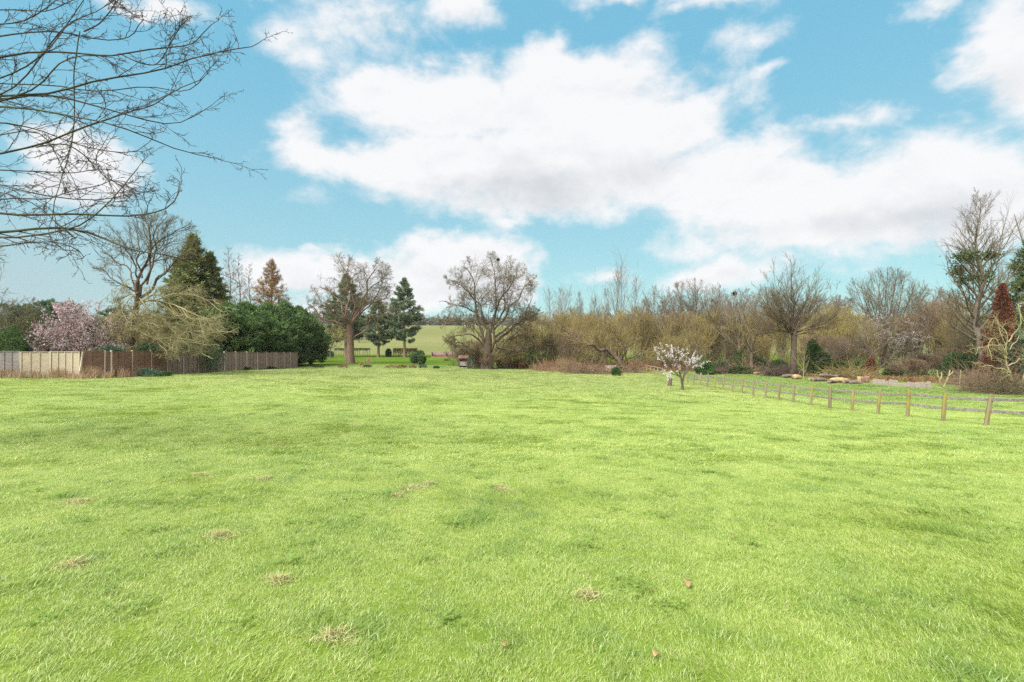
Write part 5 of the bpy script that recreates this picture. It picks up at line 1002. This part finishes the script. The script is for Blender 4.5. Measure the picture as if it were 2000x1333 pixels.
lg = [(1556, 741, 1.5, .36, .3, 'cut', 'thick pale barkless log lying beside the pollard willow trunk'), (1640, 748, 2.6, .33, -.15, 'cut', 'long pale barkless log in front of the log pile'), (1600, 745, 2.4, .28, .2, 'logbark', 'grey barked log left of the long pale log'), (1618, 741, 2.6, .2, -.5, 'logbark', 'thin curved log lying on top behind the long pale log'), (1585, 743, 1.6, .2, .6, 'logbark', 'short dark log between the sapling and the pale log'),
      (1658, 749, 2.0, .24, .25, 'logbark', 'dark log at the right end of the log pile'), (1672, 750, 1.6, .2, -.3, 'logbark', 'small dark log next to the standing log rounds'), (1540, 738, 2.2, .26, .1, 'logbark', 'dark log lying left of the pollard willow foot'), (1500, 733, 2.4, .18, -.1, 'logbark', 'thin log along the thicket edge left of the pollard willow'), (1625, 749, 1.8, .2, .5, 'logbark', 'dark knotty log under the thin curved one'), (1480, 731, 1.8, .16, .2, 'cut', 'small pale cut log at the thicket edge')]
rng = np.random.RandomState(180)
for i, (px, py, L, r, yaw, bk, lab) in enumerate(lg):
    L *= .66; r *= .74
    p = gh(px, py + 1); e = np.array([math.cos(yaw), math.sin(yaw), 0]); zl = r * .85 + (.28 if 'on top' in lab else 0)
    pth = [-e * L / 2 + UP * zl, -e * L * .2 + UP * (zl + rng.uniform(0, .12)) + rng.normal(0, .06, 3) * [1, 1, 0], e * L * .2 + UP * (zl + rng.uniform(-.02, .1)), e * L / 2 + UP * (zl - .04)]
    log('log', p, pth, [r * .9, r * 1.1, r, r * .75], lab, 'log', bk, group='logs of the pile behind the rail fence')
for px, d, r, h, lab in ((1678, 49.5, .19, .62, 'standing log round with its pale cut side, leftmost of the standing rounds'), (1685.5, 49.8, .2, .58, 'standing reddish log round in the middle of the row'), (1693, 49.6, .21, .64, 'standing reddish log round nearest the pale boards')):
    log('log_round', gp(px, d), [[0, 0, -.03], [.01, 0, h * .5], [.02, .01, h]], [r, r * .96, r], lab, 'log', 'cut' if px < 1680 else 'redbark', 4, 14)
bd = [(1716, 752.5, 1.0, .5, .08, 'leftmost grey board standing on edge right of the log rounds'), (1732, 754, .6, .42, -.05, 'short grey board, second of the row right of the log rounds'), (1744, 754.5, .7, .55, .1, 'pale board, third of the row right of the log rounds'), (1763, 756, .95, .3, 0., 'low brown board in the gap between the two runs of boards'), (1783, 758.5, .95, .45, .18, 'tilted pale board left of its grey twin behind the rail fence'), (1802, 759.5, 1.1, .52, .05, 'upright grey board before the russet shrub'), (1815, 760.5, .3, .62, 0., 'narrow dark board closing the right end of the row')]
for px, py, L, h, tl_, lab in bd:
    p = gh(px, py); R = rot('z', -.25) @ rot('y', tl_) @ rot('x', -.12)
    v, f = boxes([(R @ np.array([0, 0, h * (.26 + .5 * k)]), (L, .035, h * .49), R) for k in range(2)]); t = tag(obj('edging_board', mesh('edging_board', v, f, M['rail'], flat=True), None, p), lab, 'board')
    bevel(t, .006)
def brush(name, p, w, dpt, h, n, label, seed, mat, ang=.9, ln=(1.0, 2.6), kind=None, r=.016):
    rng = np.random.RandomState(seed); q = np.stack([rng.normal(0, w * .28, n), rng.normal(0, dpt * .28, n), np.abs(rng.normal(0, h * .35, n))], 1)
    D = nrm(np.stack([rng.normal(0, 1, n), rng.normal(0, .7, n), rng.normal(.15, .35, n)], 1)); p1, r1 = extend(rng, q, D, rng.uniform(ln[0], ln[1], n), rng.uniform(.6, 1.6, n) * r, dict(K=4, wig=.22, trop=(0, 0, -.05)))
    p1[:, :, 2] = np.maximum(p1[:, :, 2], .01); v, f = tubelist([(p1, r1, 4)] + grow(rng, p1, r1, [dict(n=5, lr=(.3, .6), ang=.6, wig=.2, K=3, rr=.6, rmin=.006)]))
    return tag(obj(name, mesh(name, v, f, M[mat]), None, p), label, 'brush pile', kind=kind)
brush('brush_pile', gh(1942, 766), 4.2, 2.0, 1.3, 420, 'brown heap of cut branches under the rust red conifer', 190, 'brown_twig')
brush('brush_pile', gh(1975, 771), 3.0, 1.6, 1.0, 260, 'pile of cut twigs at the foot of the contorted tree', 191, 'oak_twig')
brush('brush_pile', gp(1905, 46.5), 3.4, 1.8, 1.3, 300, 'tangle of cut twigs before the tall tree trunk', 192, 'brown_twig')
brush('brush_pile', gh(1525, 735.5), 3.2, 1.6, 1.2, 320, 'dark heap of branches left of the pollard willow trunk', 193, 'dark_bark', r=.022)
brush('brush_pile', gp(1655, 55), 4.6, 1.6, 1.4, 300, 'heap of olive cut branches behind the log pile', 194, 'olive_twig')
brush('brush_pile', gh(1450, 731), 6., 1.4, .9, 300, 'low line of fallen branches between the thicket trunks', 195, 'brown_twig')
brush('brush_pile', gh(1405, 731), 4., 1.4, .8, 200, 'low brown brush at the thicket edge right of the white blossom tree', 196, 'dark_bark')
brush('brush_pile', gh(1150, 731), 6., 1.6, 1.1, 360, 'tangle of fallen twigs under the tip of the leaning willow', 197, 'brown_twig')
brush('brush_pile', gh(1235, 729), 2.6, 1.2, .5, 120, 'few brown branches lying by the tyre', 198, 'brown_twig')
# ------------------------------------------------------------------ dry grass, undergrowth, flower bed, leaves, far wood
def tufts(name, pts_xy, h, w, lean, label, seed, mat, cat='undergrowth'):
    rng = np.random.RandomState(seed); x, y = pts_xy; n = len(x); v, f, r = blades(rng, x, y, h * rng.uniform(.35, 1.2, n) * np.clip(1 + 1.1 * _wave(x, y, 2.2, seed), .25, 1.9), w * rng.uniform(.7, 1.4, n), lean * rng.uniform(.2, 1.4, n))
    vz = np.repeat(gz(x, y), 7); v = v + np.stack([0 * vz, 0 * vz, vz], 1)
    return tag(obj(name, mesh(name, v, f, M[mat], r)), label, cat, kind='stuff')
rng = np.random.RandomState(200)
n = 9000; s = rng.uniform(0, 1, n); px = -150 + 460 * s; dd = np.interp(px, [q[0] for q in posts], [q[1] for q in posts]) - .25 - np.abs(rng.normal(0, .55, n)); cl = (_wave(px, px * 0, 34, 6) + rng.normal(0, .2, n)) > -.18 
tufts('dry_grass', ((px[cl] - 1000) / 1000 * dd[cl], dd[cl]), .62, .016, .5, 'tall dry straw coloured grass along the foot of the panel fence', 201, 'straw')
n = 5200; x = rng.normal(0, 1, n); b = gp(1098, 66); X = b[0] + x * 1.5; Y = 67.0 + rng.normal(0, 1.0, n)
tufts('dry_bramble', (X, Y), 1.25, .022, .6, 'reddish dry bramble and dead stems left of the leaning willow', 202, 'bramble')
n = 2600; X = b[0] + 3.4 + rng.normal(0, 2.4, n); Y = 64.5 + rng.normal(0, .5, n); tufts('dead_stems', (X, Y), .5, .022, .6, 'low dead grass edging the field before the leaning willow', 203, 'bramble')
n = 9000; px = rng.uniform(1380, 2020, n); dd = np.interp(px, [1380, 1480, 1560, 1640, 1720, 1810, 1900, 2020], [66, 63.5, 60, 53, 51, 49, 46, 43]) + np.abs(rng.normal(0, 5, n)); tufts('leaf_litter', ((px - 1000) / 1000 * dd, dd), .35, .05, .9, 'brown dead leaves and twigs under the thicket edge', 204, 'beech')
n = 9000; px = rng.uniform(1000, 1500, n); dd = np.interp(px, [1040, 1250, 1400], [70, 69, 67]) + np.abs(rng.normal(0, 9, n)); tufts('undergrowth', ((px - 1000) / 1000 * dd, dd), 1.2, .05, .7, 'brown dead undergrowth beneath the olive thicket', 205, 'beech')
for px, py, sz, mt, lab, sd in ((290, 737, (2.1, 1.1, .62), 'blue_ev', 'low grey green shrub growing against the brown panels', 210), (322, 736, (1.2, .7, .4), 'holly', 'small green clump right of the grey green shrub at the fence', 211), (470, 724, (3.0, .5, .35), 'ivy', 'strip of ivy along the far fence panels', 212), (520, 722, (3.0, .5, .3), 'ivy', 'low ivy tuft near the end of the panel fence', 213)):
    bush('low_shrub', gh(px, py), lab, 'shrub', sd, sz, 1800, .09, .05, mt, stems=False)
for px, py, sz, mt, lab, sd in ((721, 717, (.8, .5, 1.3), 'straw', 'dry upright grass clump on the garden lawn right of the reddish oak', 220), (707, 717.5, (.7, .4, .8), 'straw', 'smaller dry grass clump next to the reddish oak foot', 221), (670, 719.5, (1.6, .5, .35), 'bramble', 'low rusty plant clump before the reddish oak', 222), (765, 720, (2.2, .5, .35), 'bramble', 'rusty strip of dead plants along the garden bank', 223), (785, 720, (1.6, .4, .35), 'beech', 'brown dead plant clump beside the rusty strip', 224), (806, 720, (1.2, .5, .4), 'bramble', 'dead plant clump before the dwarf conifer', 225), (826, 720.5, (1.4, .5, .45), 'blue_ev', 'grey green plant clump right below the dwarf conifer', 226), (852, 721, (1., .4, .3), 'holly', 'small green clump right of the dwarf conifer', 227), (717, 719, (1.2, .4, .35), 'holly', 'dark green clump under the dry upright grass', 228), (622, 719.5, (1.5, .4, .3), 'ivy', 'low dark clump beyond the end of the panel fence', 229), (872, 706, (1.2, .6, .3), 'beech', 'brown earth mound with dead leaves on the far lawn', 230)):
    bush('garden_plant', gh(px, py), lab, 'plant', sd, sz, 700, .14, .035, mt, stems=False, up=.9, spreadl=.4)
# dead leaves and thatch lying on the near grass
def dead_leaf(p, s, yaw, label, seed):
    rng = np.random.RandomState(seed); n = 9; V = []; 
    for i in range(n):
        t = i / (n - 1.); w = s * .33 * math.sin(math.pi * min(1, t * 1.02)) ** .7 * (1 + .18 * math.sin(i * 2.6)); z = .03 * math.sin(t * 3) * s * 6 
        V += [[-w, (t - .5) * s, z + w * .5], [0, (t - .5) * s, z], [w, (t - .5) * s, z + w * .35]]
    V = np.array(V); F = np.array([[i * 3 + k, i * 3 + k + 1, i * 3 + k + 4, i * 3 + k + 3] for i in range(n - 1) for k in range(2)])
    o = tag(obj('dead_leaf', mesh('dead_leaf', V, [F], M['deadleaf'], rng.uniform(0, 1, len(F))), None, p), label, 'leaf', 'dead leaves fallen on the grass'); o.rotation_euler = (.25, .2, yaw)
    md = o.modifiers.new('thickness', 'SOLIDIFY'); md.thickness = .0015
M['deadleaf'] = mat_leaf('dead_leaf', [(.28, .19, .08), (.40, .29, .14), (.50, .40, .22)], .2, 6)
for i, (px, py, s, lab) in enumerate(((1341, 1153, .13, 'curled brown leaf lying on the grass low in the right half'), (674, 987, .10, 'pale brown leaf on the grass left of the thatch clumps'), (985, 1282, .09, 'brown leaf near the bottom edge, midway across the grass'), (1081, 890, .1, 'small pale leaf far out on the open grass'), (985, 1001, .08, 'dark leaf just below the right-hand thatch clump'), (1216, 1080, .06, 'tiny tan leaf on the grass right of centre'), (1430, 1060, .07, 'reddish tan leaf in the grass towards the right'), (1280, 1300, .07, 'orange leaf near the bottom edge right of centre'))):
    dead_leaf(gh(px, py) + [0, 0, .045], s * .7, i * 1.7, lab, i)
def thatch(px, py, w, n, label, seed):
    rng = np.random.RandomState(seed); p = gh(px, py); x, y = rng.normal(0, w * .3, n), rng.normal(0, w * .22, n); v, f, r = blades(rng, x, y, .035 * rng.uniform(.3, 1.6, n), .006 * np.ones(n), 1.6 * rng.uniform(.6, 1.4, n)); v[:, 2] += .035 * np.repeat(np.exp(-(x * x + y * y) / (w * w * .12)), 7) + .012
    tag(obj('dry_grass_clump', mesh('dry_grass_clump', v, f, M['straw2'], r), None, p), label, 'dry grass')
M['straw2'] = mat_leaf('mown_thatch', [(.20, .19, .08), (.36, .34, .16), (.52, .49, .27)], .3, 5, k=.95)
for i, (px, py, w, lab) in enumerate(((800, 958, .55, 'largest clump of dry mown grass on the near field'), (838, 950, .3, 'small dry grass clump just right of the largest clump'), (775, 973, .35, 'flat dry grass clump just left of the largest clump'), (980, 962, .4, 'dry grass clump right of the largest one'), (390, 932, .45, 'dry grass clump out on the left of the field'), (425, 1053, .4, 'flat dry grass clump in the near left of the field'), (515, 940, .35, 'dry grass clump between the far left one and the largest clump'), (150, 985, .4, 'dry grass clump towards the left edge'), (140, 1110, .4, 'yellowish dry grass patch near the left edge'), (545, 1140, .28, 'brown dry clump in the near grass left of centre'), (650, 1258, .3, 'dry grass clump close to the bottom edge'), (975, 955, .2, 'tiny dry clump touching the one right of the largest'), (690, 835, .6, 'dark dry patch far out on the field'), (545, 872, .5, 'dull dry patch out on the left middle of the field'), (1150, 1170, .25, 'small dry clump in the near grass right of centre'), (905, 820, .6, 'pale dry patch in the distance at the middle of the field'))):
    thatch(px, py, w * .75, int(300 * w / .4), lab, 230 + i)
# wood along the far ridge, one mass of small trees
rng = np.random.RandomState(250); n = 760; X = rng.uniform(-430, 480, n); Y = rng.uniform(352, 392, n); Z = gz(X, Y); hh = rng.uniform(4.5, 9, n) * np.clip(1 + .35 * _wave(X, Y, 120, 9), .5, 1.5); V = []; F = []; R_ = []; o_ = 0
m = 95; u = nrm(rng.normal(0, 1, (n, m, 3))) * rng.uniform(.45, 1, (n, m, 1)) ** .5; q = np.stack([X[:, None] + u[..., 0] * hh[:, None] * .5, Y[:, None] + u[..., 1] * hh[:, None] * .5, Z[:, None] + hh[:, None] * (.48 + .5 * u[..., 2])], -1).reshape(-1, 3)
v, f, r = leaves(rng, q, rng.normal(0, 1, q.shape) + UP, 1.9, .55, .8)
tr = np.stack([np.stack([X, Y, Z - .3], 1), np.stack([X, Y, Z + hh * .6], 1)], 1); v2, f2 = tubes(tr, np.full((n, 2), .25), 5)
vv, ff = join([(v, f), (v2, [f2])]); tag(obj('far_woodland', mesh('far_woodland', vv, ff, M['far_wood'], np.concatenate([r, np.full(len(f2), .2)]))), 'bare wood along the ridge of the far hill', 'wood', kind='stuff')
X = rng.uniform(-175, -62, 120); Y = rng.uniform(215, 255, 120); Z = gz(X, Y); hh = rng.uniform(7, 12, 120); m = 260; n = 120
u = nrm(rng.normal(0, 1, (n, m, 3))) * rng.uniform(.3, 1, (n, m, 1)) ** .5; q = np.stack([X[:, None] + u[..., 0] * hh[:, None] * .42, Y[:, None] + u[..., 1] * hh[:, None] * .42, Z[:, None] + hh[:, None] * (.5 + .5 * u[..., 2])], -1).reshape(-1, 3)
v, f, r = leaves(rng, q, rng.normal(0, 1, q.shape) + UP * 2, 1.3, .22, .6); tr = np.stack([np.stack([X, Y, Z - .3], 1), np.stack([X, Y, Z + hh * .4], 1)], 1); v2, f2 = tubes(tr, np.full((n, 2), .2), 5)
vv, ff = join([(v, f), (v2, [f2])]); tag(obj('brown_woodland', mesh('brown_woodland', vv, ff, M['far_wood'], np.concatenate([r, np.full(len(f2), .2)]))), 'brown bare woodland behind the left-hand garden trees', 'wood', kind='stuff')

# ------------------------------------------------------------------ the air between here and the hill
hv, hf = boxes([((0, 310., 11.5), (1560., 960., 35.), None)])
m, g = new_mat('haze'); vp = g.n('ShaderNodeVolumePrincipled'); vp.inputs['Color'].default_value = (.86, .93, 1., 1); vp.inputs['Density'].default_value = .00008; vp.inputs['Anisotropy'].default_value = 0.
g.link(vp.outputs[0], g.n('ShaderNodeOutputMaterial').inputs['Volume'])
tag(obj('haze', mesh('haze', hv, hf, m)), 'thin pale haze over the far hill', 'haze', kind='stuff')
